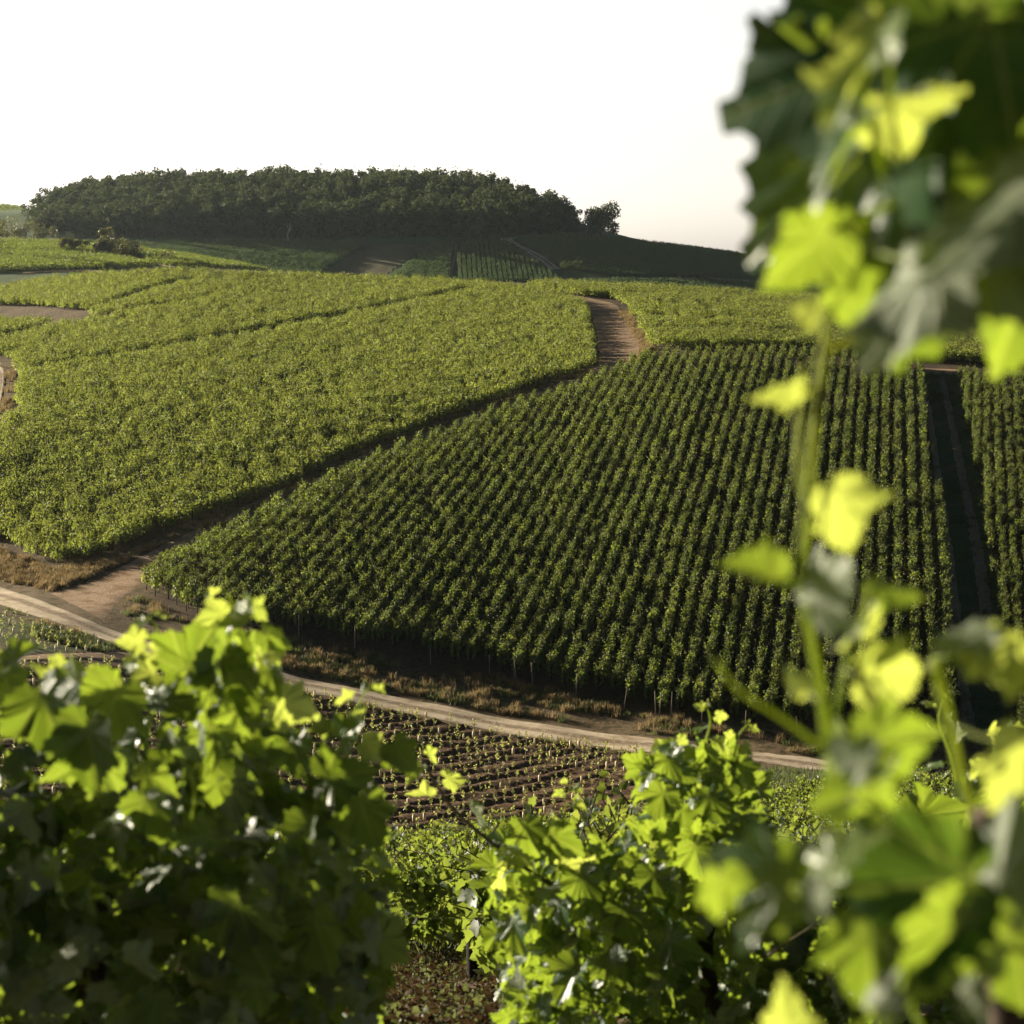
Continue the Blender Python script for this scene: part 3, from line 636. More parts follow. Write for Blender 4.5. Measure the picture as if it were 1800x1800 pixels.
for i in order:
    o = link('young_vine', YM[kindN[i]]); o.location = pN[i]; o.rotation_euler = (0, 0, RNG.uniform(0, 6.28)); s = float(RNG.uniform(.7, 1.1)); o.scale = (s, s, s)
    sl = kindN[i] >= 6
    tag(o, 'short young vine in a cream plant sleeve on the brown ploughed plot' if sl else 'small leafy young vine tied to a stake on the brown ploughed plot', 'young vine', 'sleeved young vines in the ploughed plot' if sl else 'leafy young vines in the ploughed plot')
rest = np.array([i for i in range(len(pN)) if i not in yset and not drop[i]])
PP = np.vstack([pN[rest], pN1]); n1 = len(pN1)
stuff('young_vineyard', PP, RNG.uniform(0, 6.28, len(PP)), RNG.uniform(.85, 1.25, len(PP)), np.concatenate([kindN[rest], RNG.integers(0, 9, n1)]), YM, 'rows of young vines further off on the dark ploughed soil', 'young vines')
print('YOUNG', len(pN), int(visN.sum()), len(pN1))

# ------------------------------------------------------------------ grass on the verges
def tuft(seed, n, h, mat, w=.016, spread=.16):
    r = np.random.default_rng(seed); V, T = [], []
    for i in range(n):
        b = np.array([r.normal(0, spread*.5), r.normal(0, spread*.5), -.03]); a = r.uniform(0, 6.28); d = np.array([math.cos(a), math.sin(a), 0]); s = np.array([-d[1], d[0], 0]); hh = h*r.uniform(.5, 1.2); le = r.uniform(.1, .6)*hh
        k = len(V); V += [b-s*w, b+s*w, b+d*le*.4+(0, 0, hh*.6)-s*w*.7, b+d*le*.4+(0, 0, hh*.6)+s*w*.7, b+d*le+(0, 0, hh)]; T += [(k, k+1, k+3), (k, k+3, k+2), (k+2, k+3, k+4)]
    me = mesh_np('grass', np.array(V), np.array(T), smooth=False); me.materials.append(mat); return me
GD = [tuft(i, 34, .34, M['drygrass'], .014, .24) for i in range(4)]; GG = [tuft(20+i, 34, .26, M['greengrass'], .014, .26) for i in range(4)]
def scatter(poly, dens, thr=.0, seed=0):
    p = np.array(poly); r = np.random.default_rng(seed); a = (np.ptp(p[:, 0]), np.ptp(p[:, 1])); n = int(a[0]*a[1]*dens)
    x = p[:, 0].min() + r.random(n)*a[0]; y = p[:, 1].min() + r.random(n)*a[1]
    m = np.sin(x*.55+1.3*np.sin(y*.4))*np.sin(y*.62+1.1*np.sin(x*.3)) + r.normal(0, .35, n)
    k = inpoly(x, y, poly) & (m > thr); return np.column_stack([x[k], y[k], zt(x[k], y[k])])
V_BANK = wpoly([(300,1085),(420,1108),(543,1130),(865,1190),(1126,1256),(1400,1300),(1700,1330),(1700,1360),(1440,1328),(1100,1286),(900,1258),(700,1218),(500,1176),(330,1140),(230,1100),(215,1060),(250,1045)], 60, 140)
V_LEFT = wpoly([(-150,930),(0,965),(100,1002),(200,985),(300,948),(250,978),(150,1018),(90,1040),(0,1020),(-150,955)], 60, 150)
V_TRK = wpoly([(1090,535),(1110,555),(1148,612),(1120,640),(1128,610),(1098,562),(1078,536)], 150, 240)
V_LE = wpoly([(-60,640),(24,645),(30,690),(18,735),(-60,790),(-60,745),(4,720),(8,650),(-40,632)], 80, 280)
V_STR = wpoly([(300,946),(480,874),(640,803),(860,716),(1040,652),(1040,658),(860,722),(640,812),(480,884),(310,955)], 80, 220)
V_EDGE = wpoly([(0,1068),(150,1117),(290,1163),(490,1210),(700,1254),(900,1295),(1150,1330),(1150,1335),(900,1300),(700,1259),(490,1216),(290,1172),(150,1124),(0,1076)], 60, 150)
dryP = np.vstack([scatter(V_BANK, 4, .0, 1), scatter(V_LEFT, 12, -.5, 2), scatter(V_TRK, 12, -.6, 3), scatter(V_LE, 5, -.3, 4), scatter(V_STR, 6, .0, 5), scatter(V_EDGE, 4, .3, 6)])
P_N1G = wpoly([(60,1100),(190,1132),(240,1150),(180,1148),(100,1130),(40,1112)], 60, 150)
grnP = np.vstack([scatter(V_BANK, 5, .1, 7), scatter(P_RT, 2.2, .1, 8), scatter(P_BK, 9, -.6, 9), scatter(P_N1G, 14, -.5, 10), scatter(V_EDGE, 5, .2, 12), scatter([(-9, 22), (9, 22), (14, 40), (-14, 40)], 4, .5, 11)])
stuff('dry_grass', dryP, RNG.uniform(0, 6.28, len(dryP)), RNG.uniform(.6, 1.4, len(dryP)), RNG.integers(0, 4, len(dryP)), GD, 'ochre dry grass on the banks beside the pale road', 'dry grass')
stuff('grass', grnP, RNG.uniform(0, 6.28, len(grnP)), RNG.uniform(.6, 1.4, len(grnP)), RNG.integers(0, 4, len(grnP)), GG, 'dull green grass and weeds along the tracks and banks', 'grass')

lit_P = scatter([(-1.3, 9), (.4, 9), (.8, 28), (-2.2, 28)], 90, -.2, 31)
def litter_mesh(seed, mat):
    r = np.random.default_rng(seed); n = 22; p = np.column_stack([r.normal(0, .14, n), r.normal(0, .14, n), r.uniform(.005, .06, n)])
    me = mesh_np('leaf_litter', *cloud(lobed_leaf(.5), p, frames(r.normal(0, .6, (n, 3)) + (0, 0, .6), r.normal(0, 1, (n, 3))), r.uniform(.012, .035, n)), smooth=False); me.materials.append(mat); return me
LM = [litter_mesh(i, M['litter']) for i in range(3)] + [litter_mesh(9, M['greengrass'])]
stuff('leaf_litter', lit_P, RNG.uniform(0, 6.28, len(lit_P)), RNG.uniform(.7, 1.5, len(lit_P)), RNG.integers(0, 4, len(lit_P)), LM, 'fallen brown leaves and small weeds on the soil between the near vines', 'leaf litter')

# ------------------------------------------------------------------ trees
def tree_parts(seed, h=11, w=7, n=900, ls=.55, base=.02, lobes=9):
    r = np.random.default_rng(seed); pts, nor = [], []
    cs = [np.array([0, 0, h*.62])]; rs = [np.array([w*.30, w*.30, h*.30])]
    for i in range(lobes):
        a = r.uniform(0, 6.28); rad = w*r.uniform(.18, .36); z = h*r.uniform(base+.08, .86); c = np.array([rad*math.cos(a), rad*math.sin(a), z]); cs.append(c); q = w*r.uniform(.14, .24); rs.append(np.array([q, q, q*r.uniform(.7, 1.1)]))
    per = n // len(cs)
    for c, q in zip(cs, rs):
        d = r.normal(0, 1, (per, 3)); d /= np.linalg.norm(d, axis=1, keepdims=True); k = r.uniform(.55, 1.05, (per, 1)); pts.append(c + d*q*k); nor.append(d + r.normal(0, .5, (per, 3)))
    P, N = np.vstack(pts), np.vstack(nor); k = P[:, 2] > h*base*.7; P, N = P[k], N[k]
    f = cloud(tri_leaf(), P, frames(N, r.normal(0, 1, P.shape)), ls*r.uniform(.6, 1.3, len(P)))
    br = [tube([(0, 0, -.5), (.1, 0, h*.25), (-.1, .1, h*.55), (.05, 0, h*.8)], [h*.022, h*.017, h*.011, h*.004], 6)]
    for c in cs[1:6]:
        b = np.array([0, 0, h*r.uniform(.2, .45)]); br.append(tube([b, (b+c)/2+(0, 0, .2), c], [h*.009, h*.006, h*.002], 5))
    V, T, U, Mi = join_np([(*x, None, 0) for x in br]); return f, (V, T)
def tree_mesh(seed, mat, **kw):
    f, b = tree_parts(seed, **kw); V, T, U, Mi = join_np([(*f, None, 0), (*b, None, 1)]); me = mesh_np('tree', V, T, smooth=False, mat=Mi); me.materials.append(mat); me.materials.append(M['bark']); return me
def tree(name, px, Y, label, cat='tree', seed=0, mat='tree', group=None, **kw):
    p = pt(px[0], px[1], Y); t = empty(name, (p[0], Y, float(zt(p[0], Y)) - .1)); f, b = tree_parts(seed, **kw)
    link('crown', mesh_np('crown', *f, smooth=False), M[mat], t); link('trunk', mesh_np('trunk', *b), M['bark'], t); tag(t, label, cat, group); return t
FT = [tree_mesh(100+i, M['tree'], h=h, w=w_, n=760, ls=.62, lobes=10) for i, (h, w_) in enumerate(((10, 7), (11, 6), (9, 7.5), (12, 6.5), (10, 5.5), (8.5, 6.5)))]
FPOLY = wpoly([(100,418),(300,419),(600,421),(760,421),(880,418),(1000,413),(1018,412)], 560, 680, 4)[:-4]
r = np.random.default_rng(5); FP = []
def fbase(x):
    return np.interp(x, [a for a, b in FPOLY], [b for a, b in FPOLY])
cell = 4.2
for x in np.arange(-150, 24, cell):
    for y in np.arange(625, 775, cell):
        qx, qy = x + r.normal(0, 1.2), y + r.normal(0, 1.2)
        u, _ = proj([(qx, qy, 15)]); yb = fbase(qx)
        # outline of the wood as seen from above: rounded ends
        right = 1019 - 8*((qy-yb)/30)**2 - (qy-yb)*.35
        if qy < yb + 1 or u[0] > right or u[0] < 58 + r.uniform(0, 10) or qy > 765: continue
        FP.append((qx, qy, float(zt(qx, qy)) - .3))
FP = np.array(FP); uF, _ = proj(FP)
top = np.interp(uF, [60, 90, 250, 500, 800, 880, 950, 1000, 1020], [.8, .85, .95, 1, .98, .96, .92, .82, .7])
sc = top * RNG.uniform(.72, 1.16, len(FP))
stuff('forest', FP, RNG.uniform(0, 6.28, len(FP)), sc, RNG.integers(0, 6, len(FP)), FT, 'dark dense wood crowning the far hill', 'forest')
print('FOREST', len(FP))
tree('oak_tree', (1056, 415), 652, 'dark rounded tree standing alone just right of the wood', seed=1, h=10.5, w=12, n=5200, ls=.5, base=.05, lobes=18)
tree('thin_tree', (1078, 418), 654, 'thin gappy tree against the sky at the right end of the hilltop', seed=2, h=6.2, w=4.6, n=320, ls=.4, base=.3, lobes=7)
tree('thin_tree', (50, 395), 660, 'ragged tree with sky showing through at the left end of the wood', seed=3, h=8.5, w=5.5, n=420, ls=.42, base=.35, lobes=8)
tree('bushy_tree', (766, 420), 632, 'round bushy tree in front of the wood, left of the paler one', seed=4, h=8.5, w=8, n=1500, ls=.42, base=.02, lobes=12, mat='tree')
tree('bushy_tree', (835, 420), 630, 'paler low round tree in front of the wood beside the hill track', seed=5, h=6.2, w=8, n=1500, ls=.4, base=.02, lobes=12, mat='shrub')
tree('bush', (190, 462), 430, 'dark round bush with a long shadow on the lit rise at left', 'bush', seed=6, h=6.6, w=5.2, n=3600, ls=.32, base=.02, lobes=10, mat='shrub')
tree('bush', (-2, 470), 400, 'tall dark bush cut by the left edge of the photo', 'bush', seed=7, h=9, w=6.5, n=1800, ls=.26, base=.02, lobes=10, mat='shrub')
for i, (u, hh, lb) in enumerate(((108, 1.9, 'small round bush, leftmost of the three in a line on the lit rise'), (128, 2.0, 'small round bush, middle one of the three on the lit rise'), (146, 1.7, 'small flat bush, rightmost of the three on the lit rise'))):
    tree('bush', (u, 456), 432, lb, 'bush', seed=10+i, h=hh*1.9, w=3.4, n=900, ls=.28, base=.02, lobes=6, mat='shrub')
tree('bush', (1004, 480), 590, 'low dark bush at the foot of the far hill track', 'bush', seed=14, h=2.6, w=6.5, n=700, ls=.3, base=.02, lobes=9)
tree('bush', (225, 464), 428, 'low leafy mass standing in for the shadow right of the round bush on the lit rise', 'bush', seed=15, h=3.8, w=9.5, n=2400, ls=.32, base=.02, lobes=10, mat='shrub')  # leafy mass put in where the round bush throws its shadow
tree('bush', (280, 468), 425, 'dark low bush beside the small track below the far hill', 'bush', seed=16, h=2.6, w=6.0, n=600, ls=.22, base=.02, lobes=8, mat='shrub')
for i, (u, v, hh, ww, lb) in enumerate(((12, 425, 6, 10, 'tall wide shrub at the far left below the distant field'), (45, 424, 5, 9, 'shrub between the far left shrub and the ragged tree'), (78, 422, 4.4, 8, 'low shrub at the left foot of the wood'))):
    tree('shrub', (u, v), 612, lb, 'shrub', seed=20+i, h=hh, w=ww, n=1100, ls=.4, base=.02, lobes=10, mat='shrub')
# a pale bare tree in front of the wood
q = pt(507, 418, 630); t = empty('dead_tree', (q[0], 630, float(zt(q[0], 630)))); 
link('trunk', mesh_np('trunk', *tube([(0, 0, -.3), (-.3, 0, 1.6), (.3, .1, 3.2), (.9, 0, 4.6)], [.28, .24, .18, .06], 6)), M['palewood'], t)
for a in (((.3, .1, 3.2), (-.4, .2, 4.3), (-.6, .2, 5.0)), ((-.2, 0, 2.2), (.9, .1, 3.3), (1.3, 0, 4.2)), ((.6, 0, 3.9), (.4, 0, 4.9), (.7, .1, 5.6))): link('branch', mesh_np('branch', *tube(a, [.14, .09, .03], 5)), M['palewood'], t)
tag(t, 'pale bare dead tree in front of the dark wood', 'tree')

# ------------------------------------------------------------------ the foreground vines
RC = Matrix.Rotation(math.pi/2 - PITCH, 3, 'X')
def orient(phi, roll, pitch=0):
    return np.array(RC @ Matrix.Rotation(R(phi - 90), 3, 'Z') @ Matrix.Rotation(R(roll), 3, 'Y') @ Matrix.Rotation(R(pitch), 3, 'X'))
LR = np.random.default_rng(21)
HI = [hi_leaf(LR, cup=LR.uniform(.1, .8), droop=LR.uniform(.1, .8), wave=LR.uniform(.05, .12), twist=LR.uniform(-.3, .3)) for _ in range(14)]
MI = [hi_leaf(LR, cup=LR.uniform(.05, .75), droop=LR.uniform(.0, .6), wave=LR.uniform(.05, .13), twist=LR.uniform(-.3, .3), teeth=.045, sub=3, rings=(.35, .7, 1)) for _ in range(10)]
def leaf_mesh(name, items, tmpls):
    """items: list of (pos, R, size, tint, template no)"""
    parts, tint = [], []
    for p, Rm, s, tn, ti in items:
        V, T, U = tmpls[ti % len(tmpls)]; parts.append((V @ Rm.T * s + p, T, U, 0)); tint.append(np.full(len(V), tn))
    V, T, U, _ = join_np(parts); me = mesh_np(name, V, T, U)
    a = me.attributes.new('tint', 'FLOAT', 'POINT'); a.data.foreach_set('value', np.concatenate(tint).astype(np.float32)); return me
SC = np.array(RC.transposed() @ SD)
def solve(phi, target, pitch0):
    best = None
    for r_ in range(-72, 73, 6):
        for p_ in range(-50, 51, 10):
            n_ = (Matrix.Rotation(R(phi - 90), 3, 'Z') @ Matrix.Rotation(R(r_), 3, 'Y') @ Matrix.Rotation(R(p_), 3, 'X')) @ Vector((0, 0, 1))
            d_ = float(np.dot(SC, n_)); c_ = abs(d_ - target) * 3 + abs(r_) * .009 + abs(p_ - pitch0) * .008 + (2 if n_.z < .15 else 0)
            if best is None or c_ < best[0]: best = (c_, r_, p_)
    return best[1], best[2]
def at_leaf(u, v, Y, px, phi, roll=0, pitch=0, tint=.4, ti=0):
    """leaf whose middle shows at (u, v), of length px pixels when seen flat; phi = way its tip points in the picture"""
    s = px * Y / F / 1.15
    if roll == 'B': roll, pitch = solve(phi, -.8, pitch)
    elif roll == 'O': roll, pitch = solve(phi, -.35, pitch)
    elif roll == 'D': roll, pitch = solve(phi, -.06, pitch)
    elif roll == 'M': roll, pitch = solve(phi, -.24, pitch)
    elif roll == 'F': roll, pitch = solve(phi, .32, pitch); roll += 180; pitch = -pitch
    elif abs(roll) > 500: roll = roll - math.copysign(1000, roll)
    elif 36 <= abs(roll) <= 52: roll, pitch = solve(phi, -.05, pitch)
    elif abs(roll) > 52: roll, pitch = solve(phi, .30, pitch)
    Rm = orient(phi, roll, pitch); return (pt(u, v, Y) - Rm @ np.array([0, .42, 0]) * s, Rm, s, tint, ti)
def fill(n, poly, y0, y1, size, seed, bias=(-.3, .1, .45), dens_edge=None):
    """loose leaves all through a hedge: outline in the picture, depth y0..y1"""
    r = np.random.default_rng(seed); p = np.array(poly, float); out = []
    while len(out) < n:
        u, v = r.uniform(p[:, 0].min(), p[:, 0].max()), r.uniform(p[:, 1].min(), p[:, 1].max())
        if not inpoly(np.array([u]), np.array([v]), poly)[0]: continue
        Y = r.uniform(y0, y1); P = pt(u, v, Y); N = r.normal(0, .75, 3) + bias; mid = np.array([r.normal(0, .8), r.normal(0, .5), -.8 + r.normal(0, .5)])
        Rm = frames(N[None], mid[None])[0]; out.append((P, Rm, size * r.uniform(.6, 1.25), r.random(), int(r.integers(0, 100))))
    return out
def cane_line(pts, n=14, jit=.0):
    return smoothline(np.array([pt(*p) for p in pts]), n)
def shoot_leaves(pts, k, s0, s1, seed, young=True):
    """leaves up along a shoot, smaller towards the tip, on short stalks"""
    r = np.random.default_rng(seed); L = cane_line(pts, k + 1); leaves, stalks = [], []
    for i in range(1, k + 1):
        sgn = 1 if i % 2 else -1; s = s0 + (s1 - s0) * i / k; out = np.array([sgn*r.uniform(.5, 1), r.normal(0, .5), r.uniform(-.1, .7)]); out /= np.linalg.norm(out)
        b = L[i]; e = b + out*s*.55; N = np.array([r.normal(0, .5), -.3 + r.normal(0, .6), .5 + r.normal(0, .4)]); mid = out + np.array([0, 0, -.6])
        leaves.append((e, frames(N[None], mid[None])[0], s, r.random(), int(r.integers(0, 100)))); stalks.append(tube([b, (b+e)/2 + (0, 0, s*.06), e], [s*.02, s*.016, s*.013], 5))
    return leaves, stalks
def near_vine(name, label, base, fills, heroes, shoots, tmpl, canes=(), group=None, petioles=False, leafmat='leaf'):
    t = empty(name, base); off = np.array(base, float)
    def put(nm, me, m):
        o = link(nm, me, m, t); o.matrix_parent_inverse = Matrix.Translation(-Vector(base)); return o
    if fills: put('foliage', leaf_mesh('foliage', fills, tmpl), M[leafmat])
    for h in heroes:
        ym = h[9] if len(h) > 9 else 0; put('leaf', leaf_mesh('leaf', [at_leaf(*h[:9])], HI), M[('leaf', 'leaf_young', 'leaf_old')[ym]])
    if petioles:
        stems = np.vstack([cane_line(q[0], 40) for q in shoots])
        for h in heroes:
            if h[3] > 300: continue
            b = at_leaf(*h[:9])[0]; d = np.linalg.norm(stems - b, axis=1); j = int(np.argmin(d + .6*np.clip(stems[:, 2] - b[2], 0, 1)))
            if .006 < d[j] < .13: put('petiole', mesh_np('petiole', *tube(smoothline(np.array([stems[j], (stems[j]+b)/2 - (0, 0, .08*d[j]), b]), 8), np.linspace(.0016, .0011, 8), 6)), M['cane'])
    for i, (pts, k, s0, s1, rad, m) in enumerate(shoots):
        parts = [tube(cane_line(pts, 18), np.linspace(rad, rad*.45, 18), 7)]; lv = []
        if k:
            lv, st = shoot_leaves(pts, k, s0, s1, 50+i+len(label)); parts += st
        V, T, U, _ = join_np([(*q, None, 0) for q in parts]); put('cane', mesh_np('cane', V, T), M[m])
        if lv: put('shoot_foliage', leaf_mesh('shoot_foliage', lv, tmpl), M['leaf_young'])
    for pts, rad, m in canes:
        put('trunk', mesh_np('trunk', *tube(smoothline(np.array(pts, float), 12), np.linspace(rad, rad*.6, 12), 8)), M[m])
    return tag(t, label, 'grapevine', group)
gz = lambda x, y: float(zt(x, y))

# left: big dark vine, about 3 m away
LP = [(-700,1240),(-200,1230),(0,1235),(90,1260),(190,1235),(300,1195),(350,1130),(430,1105),(470,1150),(465,1290),(545,1385),(620,1370),(660,1410),(680,1560),(640,1800),(600,2000),(-700,2000)]
LX_SHADE = [(-1100,960),(-600,930),(-260,960),(-70,1060),(-70,1400),(-1100,1400)]  # unseen leaves beyond the left frame edge, added to shade this vine
def trunk_at(x, y, top): return [(x, y, gz(x, y)-.1), (x+.03, y, gz(x, y)+.3), (x-.03, y+.02, gz(x, y)+.6), (x+.02, y, top)]
L1 = near_vine('grapevine', 'big shadowy grapevine with large backlit leaves filling the lower left', (-.75, 3.6, gz(-.75, 3.6)),
  fill(700, [(-150,1450),(300,1400),(690,1470),(660,2000),(-150,2000)], 3.85, 4.4, .07, 36) + fill(1450, LP, 3.2, 3.95, .066, 31) + fill(110, LP, 2.9, 3.2, .066, 32) + fill(160, LX_SHADE, 3.0, 5.2, .09, 35),
  [(347,1143,3.0,134,60,-10,10,.2,0),(402,1205,2.95,151,-80,-44,0,.1,1),(427,1077,3.0,67,150,-60,20,.7,2,1),(378,1082,3.0,63,200,15,30,.8,3,1),(482,1122,3.05,63,-40,25,0,.6,4),
   (478,1150,3.05,49,0,50,0,.7,5,1),(478,1200,3.0,70,-80,30,0,.6,6),(192,1250,2.9,151,-115,5,-10,.8,7),(85,1262,2.8,162,-60,-46,10,.1,8),(155,1325,2.75,162,-100,-42,-15,.1,9),(425,1258,3.05,77,-70,20,10,.7,10),
   (372,1300,3.1,84,-90,0,20,.6,11),(267,1440,2.9,116,-70,18,5,.6,12),(380,1390,3.0,56,-100,5,0,.8,13),(520,1330,3.2,92,-60,-50,0,.2,2),(600,1365,3.2,120,10,-46,10,.2,0),(640,1440,3.2,120,-75,12,10,.6,1),
   (536,1480,3.0,113,-120,-58,-25,.6,4),(500,1535,3.0,106,-95,66,0,.6,5),(612,1288,3.3,84,20,-55,25,.5,6),(705,1328,3.3,77,-50,-44,0,.5,7),(35,1152,3.0,77,30,-55,10,.5,8),(15,1205,3.0,84,-60,0,20,.7,9),
   (290,1147,3.1,56,0,10,0,.8,10,1),(240,1160,3.2,56,45,-62,0,.8,11,1),(252,1190,3.1,63,200,10,0,.8,12,1),(120,1190,3.2,77,170,-50,30,.7,3,1),(155,1583,2.9,63,-60,-64,20,.6,0),(67,1677,2.9,56,30,-62,20,.6,1),
   (430,1640,2.9,183,-80,-44,0,.1,3),(560,1650,3.0,141,-80,-42,0,.1,8),
   (270,1780,3.0,92,-100,8,0,.6,7),(570,1560,3.1,63,-60,0,0,.7,9),(450,1750,3.0,84,-90,14,0,.7,3)],
  [([(455,1300,3.2),(440,1180,3.15),(418,1090,3.1),(400,1040,3.08)], 6, .075, .03, .0032, 'cane'), ([(275,1200,3.2),(270,1150,3.2),(278,1110,3.2),(262,1085,3.2)], 5, .05, .022, .0023, 'cane'),
   ([(610,1340,3.4),(615,1280,3.4),(635,1230,3.4),(650,1205,3.4)], 6, .055, .02, .0023, 'cane'), ([(320,1335,2.85),(336,1360,2.83),(342,1400,2.83),(336,1440,2.84)], 0, 0, 0, .0034, 'cane'),
   ([(60,1250,3.1),(40,1190,3.1),(20,1150,3.1)], 5, .06, .03, .0023, 'cane'), ([(130,1240,3.3),(140,1190,3.3),(125,1160,3.3)], 4, .05, .03, .0023, 'cane')],
  MI, [(trunk_at(-.75, 3.7, -1.1), .035, 'bark')])
# middle: vine just beyond the gap, about 5 to 6 m away
MP = [(868,1500),(930,1450),(1000,1470),(1080,1490),(1130,1420),(1130,1345),(1190,1300),(1290,1315),(1325,1370),(1340,1470),(1400,1540),(1460,1600),(1480,2000),(900,2000),(890,1720),(858,1560)]
near_vine('grapevine', 'sunlit leafy grapevine in the middle with a bushy shoot rising over the road', (.55, 5.6, gz(.55, 5.6)), fill(2100, MP, 5.0, 6.2, .066, 33, (-.4, .0, .4)),
  [(1180,1345,4.95,58,-60,-50,20,.4,0),(1160,1410,4.95,72,-110,10,0,.8,1),(1305,1360,5,65,-60,0,0,.8,2),(1255,1420,4.9,80,-70,-46,0,.3,3),(1225,1510,4.9,80,-80,6,0,.8,4),(1270,1370,5,72,-40,-48,0,.3,5),
   (985,1600,4.9,65,-60,-60,20,.6,6),(990,1480,4.95,80,-30,-20,10,.7,7),(930,1470,4.95,80,-70,12,0,.7,8),(905,1640,4.9,80,-60,-62,30,.6,9),(1000,1720,4.85,94,-120,-64,10,.7,10),(1190,1660,4.85,87,-20,-62,30,.7,11),
   (1080,1700,4.85,72,-50,-60,20,.7,12),(1100,1620,4.9,87,-80,-44,0,.2,13),(1030,1560,4.9,87,-60,-40,0,.2,0),(1150,1560,4.9,87,-90,-46,0,.2,1),(1290,1570,4.9,101,-80,-45,0,.1,2),(1330,1480,4.9,87,-60,-46,0,.1,5)],
  [([(1010,1580,5.1),(930,1530,5.1),(850,1470,5.1),(795,1420,5.1),(762,1370,5.1),(738,1330,5.1)], 9, .10, .045, .006, 'darkcane'), ([(1215,1400,5.3),(1235,1320,5.3),(1248,1270,5.3),(1240,1235,5.3)], 7, .06, .02, .004, 'cane'),
   ([(1270,1400,5.3),(1290,1330,5.3),(1300,1290,5.3),(1318,1270,5.3)], 6, .055, .02, .004, 'cane'), ([(990,1500,5.6),(990,1440,5.6),(998,1400,5.6),(1003,1378,5.6)], 6, .055, .02, .0023, 'cane'),
   ([(1180,1400,5.3),(1175,1330,5.3),(1180,1300,5.3)], 5, .05, .03, .0023, 'cane')], MI, [(trunk_at(.55, 5.6, -1.6), .035, 'bark')])
# right: vine behind the blurred shoots
RP = [(1420,1640),(1500,1610),(1580,1640),(1650,1560),(1700,1420),(1760,1340),(1850,1300),(2200,1300),(2200,2000),(1430,2000)]
near_vine('grapevine', 'sharper leafy grapevine at lower right behind the blurred big leaves', (1.15, 4.9, gz(1.15, 4.9)), fill(1200, RP, 4.5, 5.6, .068, 34),
  [(1640,1430,4.5,110,10,-50,20,.2,0),(1720,1420,4.5,110,-20,-40,0,.4,1),(1540,1670,4.5,90,-70,10,0,.8,2),(1700,1700,4.4,90,-30,0,0,.7,3)],
  [([(1690,1420,4.9),(1670,1330,4.9),(1650,1270,4.9),(1655,1230,4.9)], 7, .06, .025, .004, 'cane'), ([(1760,1400,4.7),(1745,1330,4.7),(1755,1290,4.7),(1770,1275,4.7)], 7, .06, .025, .004, 'cane'),
   ([(1350,1680,4.7),(1410,1640,4.7),(1470,1600,4.7)], 0, 0, 0, .004, 'darkcane'), ([(1440,1620,4.7),(1480,1690,4.7),(1560,1720,4.7),(1640,1700,4.7)], 4, .07, .06, .004, 'cane')], MI, [(trunk_at(1.15, 4.9, -1.5), .035, 'bark')])
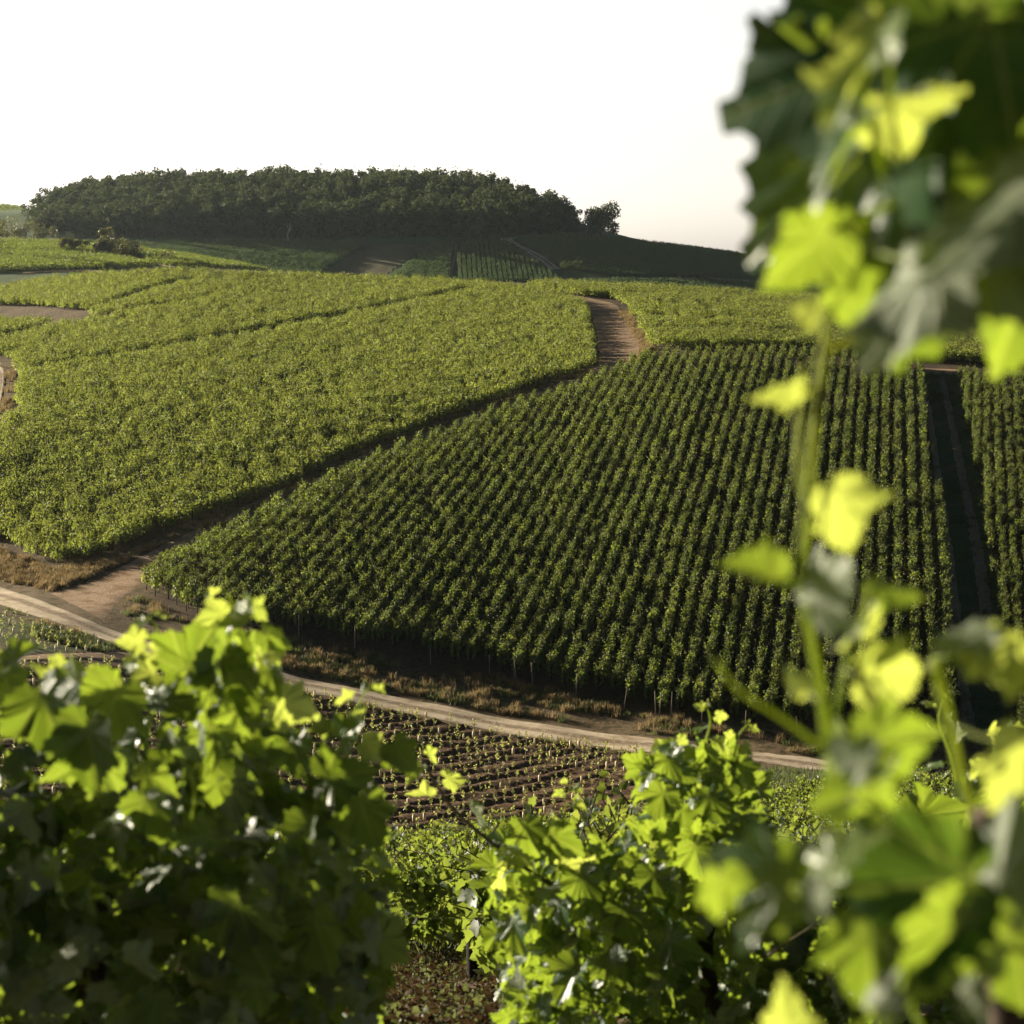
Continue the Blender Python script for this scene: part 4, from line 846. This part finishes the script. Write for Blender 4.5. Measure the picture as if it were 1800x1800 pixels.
# nearest: shoots about 1.2 m from the lens, on the right
NY = 1.2
near_vine('grapevine', 'very blurred close grapevine shoot with huge leaves along the right edge', (.36, 1.25, gz(.36, 1.25)), [],
  [(1535,95,1.10,570,196,'M',0,.2,0,2),(1485,285,1.13,520,216,'M',0,.2,1),(1690,250,1.18,470,-60,'M',0,.3,3),(1640,420,1.20,420,-110,'O',0,.1,5),(1670,60,1.25,380,60,'M',0,.2,7,2),
   (1415,445,1.11,170,222,'B',0,.4,6),(1560,470,1.14,240,-70,'O',0,.4,8),(1660,470,1.04,380,227,1246,0,.4,4),(1605,535,1.02,260,225,1240,20,.5,5),(1765,390,1.01,340,232,1236,0,.6,7),
   (1795,545,1.22,230,-110,'B',0,.8,6),(1528,85,1.02,150,240,1050,0,.9,9,1),(1482,165,1.03,140,235,1058,0,.8,10,1),(1600,180,1.06,190,10,1062,0,.7,2,1),(1480,245,1.05,190,215,1068,0,.5,12),
   (1799,100,1.25,120,-90,'B',0,.8,13),(1770,300,1.26,300,-110,'O',0,.3,12),(1500,520,1.16,120,-80,'B',0,.5,3),
   (1418,552,1.2,60,160,'O',0,.9,2,1),(1375,698,1.2,100,205,-1062,0,.9,3,1),(1480,905,1.2,140,-65,'B',10,.9,0,1),(1332,1003,1.2,120,160,1056,0,.8,4),(1455,1035,1.18,160,22,'F',0,.7,6),(1565,1040,1.22,100,0,1055,30,.3,8),
   (1510,1108,1.2,110,238,-1066,0,.9,9,1),(1562,1185,1.19,150,-5,'B',30,.9,10,1),(1402,1202,1.22,60,150,-1040,0,.8,11,1),(1700,1122,1.15,120,215,'F',10,.7,5),(1748,1155,1.17,120,-50,'O',0,.6,7,1),(1799,1180,1.15,110,-90,'B',0,.9,1,1),
   (1575,1300,1.12,150,10,'O',0,.4,12),(1500,1330,1.10,100,150,'F',0,.5,13),(1560,1375,1.09,165,32,1064,0,.4,13),(1495,1400,1.13,140,200,'O',0,.2,6),(1792,1355,1.15,170,-100,'B',0,.8,1,1),(1488,1495,1.12,180,50,-1064,0,.9,3,1),(1392,1495,1.15,90,120,'F',10,.5,5),
   (1325,1545,1.08,210,175,'M',10,.2,0),(1268,1570,1.07,110,-80,'B',0,.8,9),(1615,1555,1.02,290,190,'M',5,.1,2,2),(1655,1665,1.0,230,240,'B',0,.7,6),(1530,1690,1.05,190,-90,'M',0,.1,8),(1770,1500,1.02,200,70,'F',0,.6,10),
   (1720,1745,1.0,110,10,'F',20,.6,11),(1560,1742,1.0,110,40,'F',20,.6,4),(1790,1690,1.1,180,-80,'O',0,.4,13),(1440,1575,1.06,100,20,'F',20,.5,7),(1385,1790,1.1,120,80,'B',0,.7,12,1)],
  [([(1456,1330,1.2),(1440,1200,1.2),(1412,1050,1.2),(1418,900,1.2),(1432,720,1.2),(1446,620,1.2),(1450,545,1.2)], 0, 0, 0, .0032, 'cane'), ([(1418,900,1.2),(1402,820,1.21),(1404,720,1.22),(1410,640,1.22)], 0, 0, 0, .0019, 'cane'),
   ([(1446,620,1.2),(1500,596,1.2),(1560,588,1.2)], 0, 0, 0, .0023, 'cane'), ([(1450,1318,1.2),(1370,1260,1.2),(1300,1215,1.2),(1255,1160,1.2)], 0, 0, 0, .002, 'cane'), ([(1456,1330,1.2),(1470,1240,1.2),(1490,1140,1.2)], 0, 0, 0, .0019, 'cane'),
   ([(1640,1160,1.2),(1670,1270,1.2),(1700,1400,1.2),(1760,1520,1.18),(1800,1640,1.16),(1830,1850,1.15)], 0, 0, 0, .0034, 'cane'), ([(1456,1330,1.2),(1480,1500,1.2),(1560,1680,1.18),(1640,1850,1.17)], 0, 0, 0, .0034, 'cane'),
   ([(1560,440,1.2),(1500,500,1.2),(1455,560,1.2)], 0, 0, 0, .0018, 'cane'), ([(1480,400,1.1),(1600,340,1.1),(1760,260,1.12),(1900,150,1.14)], 0, 0, 0, .0026, 'cane')],
  HI, [([(.36, 1.25, gz(.36, 1.25)-.1), (.38, 1.2, -1.2), (.33, 1.18, -.8), (.27, 1.17, -.3)], .022, 'bark')], petioles=True)

# trellis: post and wires seen through the gap
p0 = pt(834, 1765, 20); p1 = pt(830, 1630, 20); h = p1[2]
V, T = tube([(p0[0], 20, gz(p0[0], 20)-.3), (p0[0], 20, (p0[2]+h)/2), (p1[0], 20, h)], [.075, .078, .07], 7)
tag(link('vineyard_post', mesh_np('vineyard_post', V, T), M['darkpost']), 'thick dark wooden post low in the gap between the two near vines', 'post')
for v, lb in ((1608, 'topmost thin trellis wire crossing the gap beside the dark post'), (1679, 'second trellis wire from the top crossing the gap beside the dark post'), (1712, 'third trellis wire from the top crossing the gap beside the dark post'), (1746, 'lowest trellis wire crossing the gap beside the dark post')):
    a, c = pt(430, v-4, 9), pt(1180, v+2, 9); m = (a+c)/2 - (0, 0, .02)
    tag(link('trellis_wire', mesh_np('trellis_wire', *tube(smoothline(np.array([a, m, c]), 14), .0012, 5)), M['wire']), lb, 'wire')

# ------------------------------------------------------------------ haze
k = NB('haze_air'); vol = k.n('ShaderNodeVolumePrincipled'); vol.inputs['Color'].default_value = (.80, .92, 1.0, 1)
vol.inputs['Density'].default_value = .00004; vol.inputs['Anisotropy'].default_value = .7; k.l(vol.outputs[0], k.out.inputs['Volume'])
x0, x1, y0, y1, z0, z1 = -2100, 2100, -75, 1260, -75, 48
V = np.array([(x, y, z) for x in (x0, x1) for y in (y0, y1) for z in (z0, z1)]); T = np.array([(0, 1, 3, 2), (4, 6, 7, 5), (0, 4, 5, 1), (2, 3, 7, 6), (0, 2, 6, 4), (1, 5, 7, 3)])
tag(link('haze', mesh_np('haze', V, T, smooth=False), k.m), 'thin pale air haze over the valley', 'haze', kind='stuff')
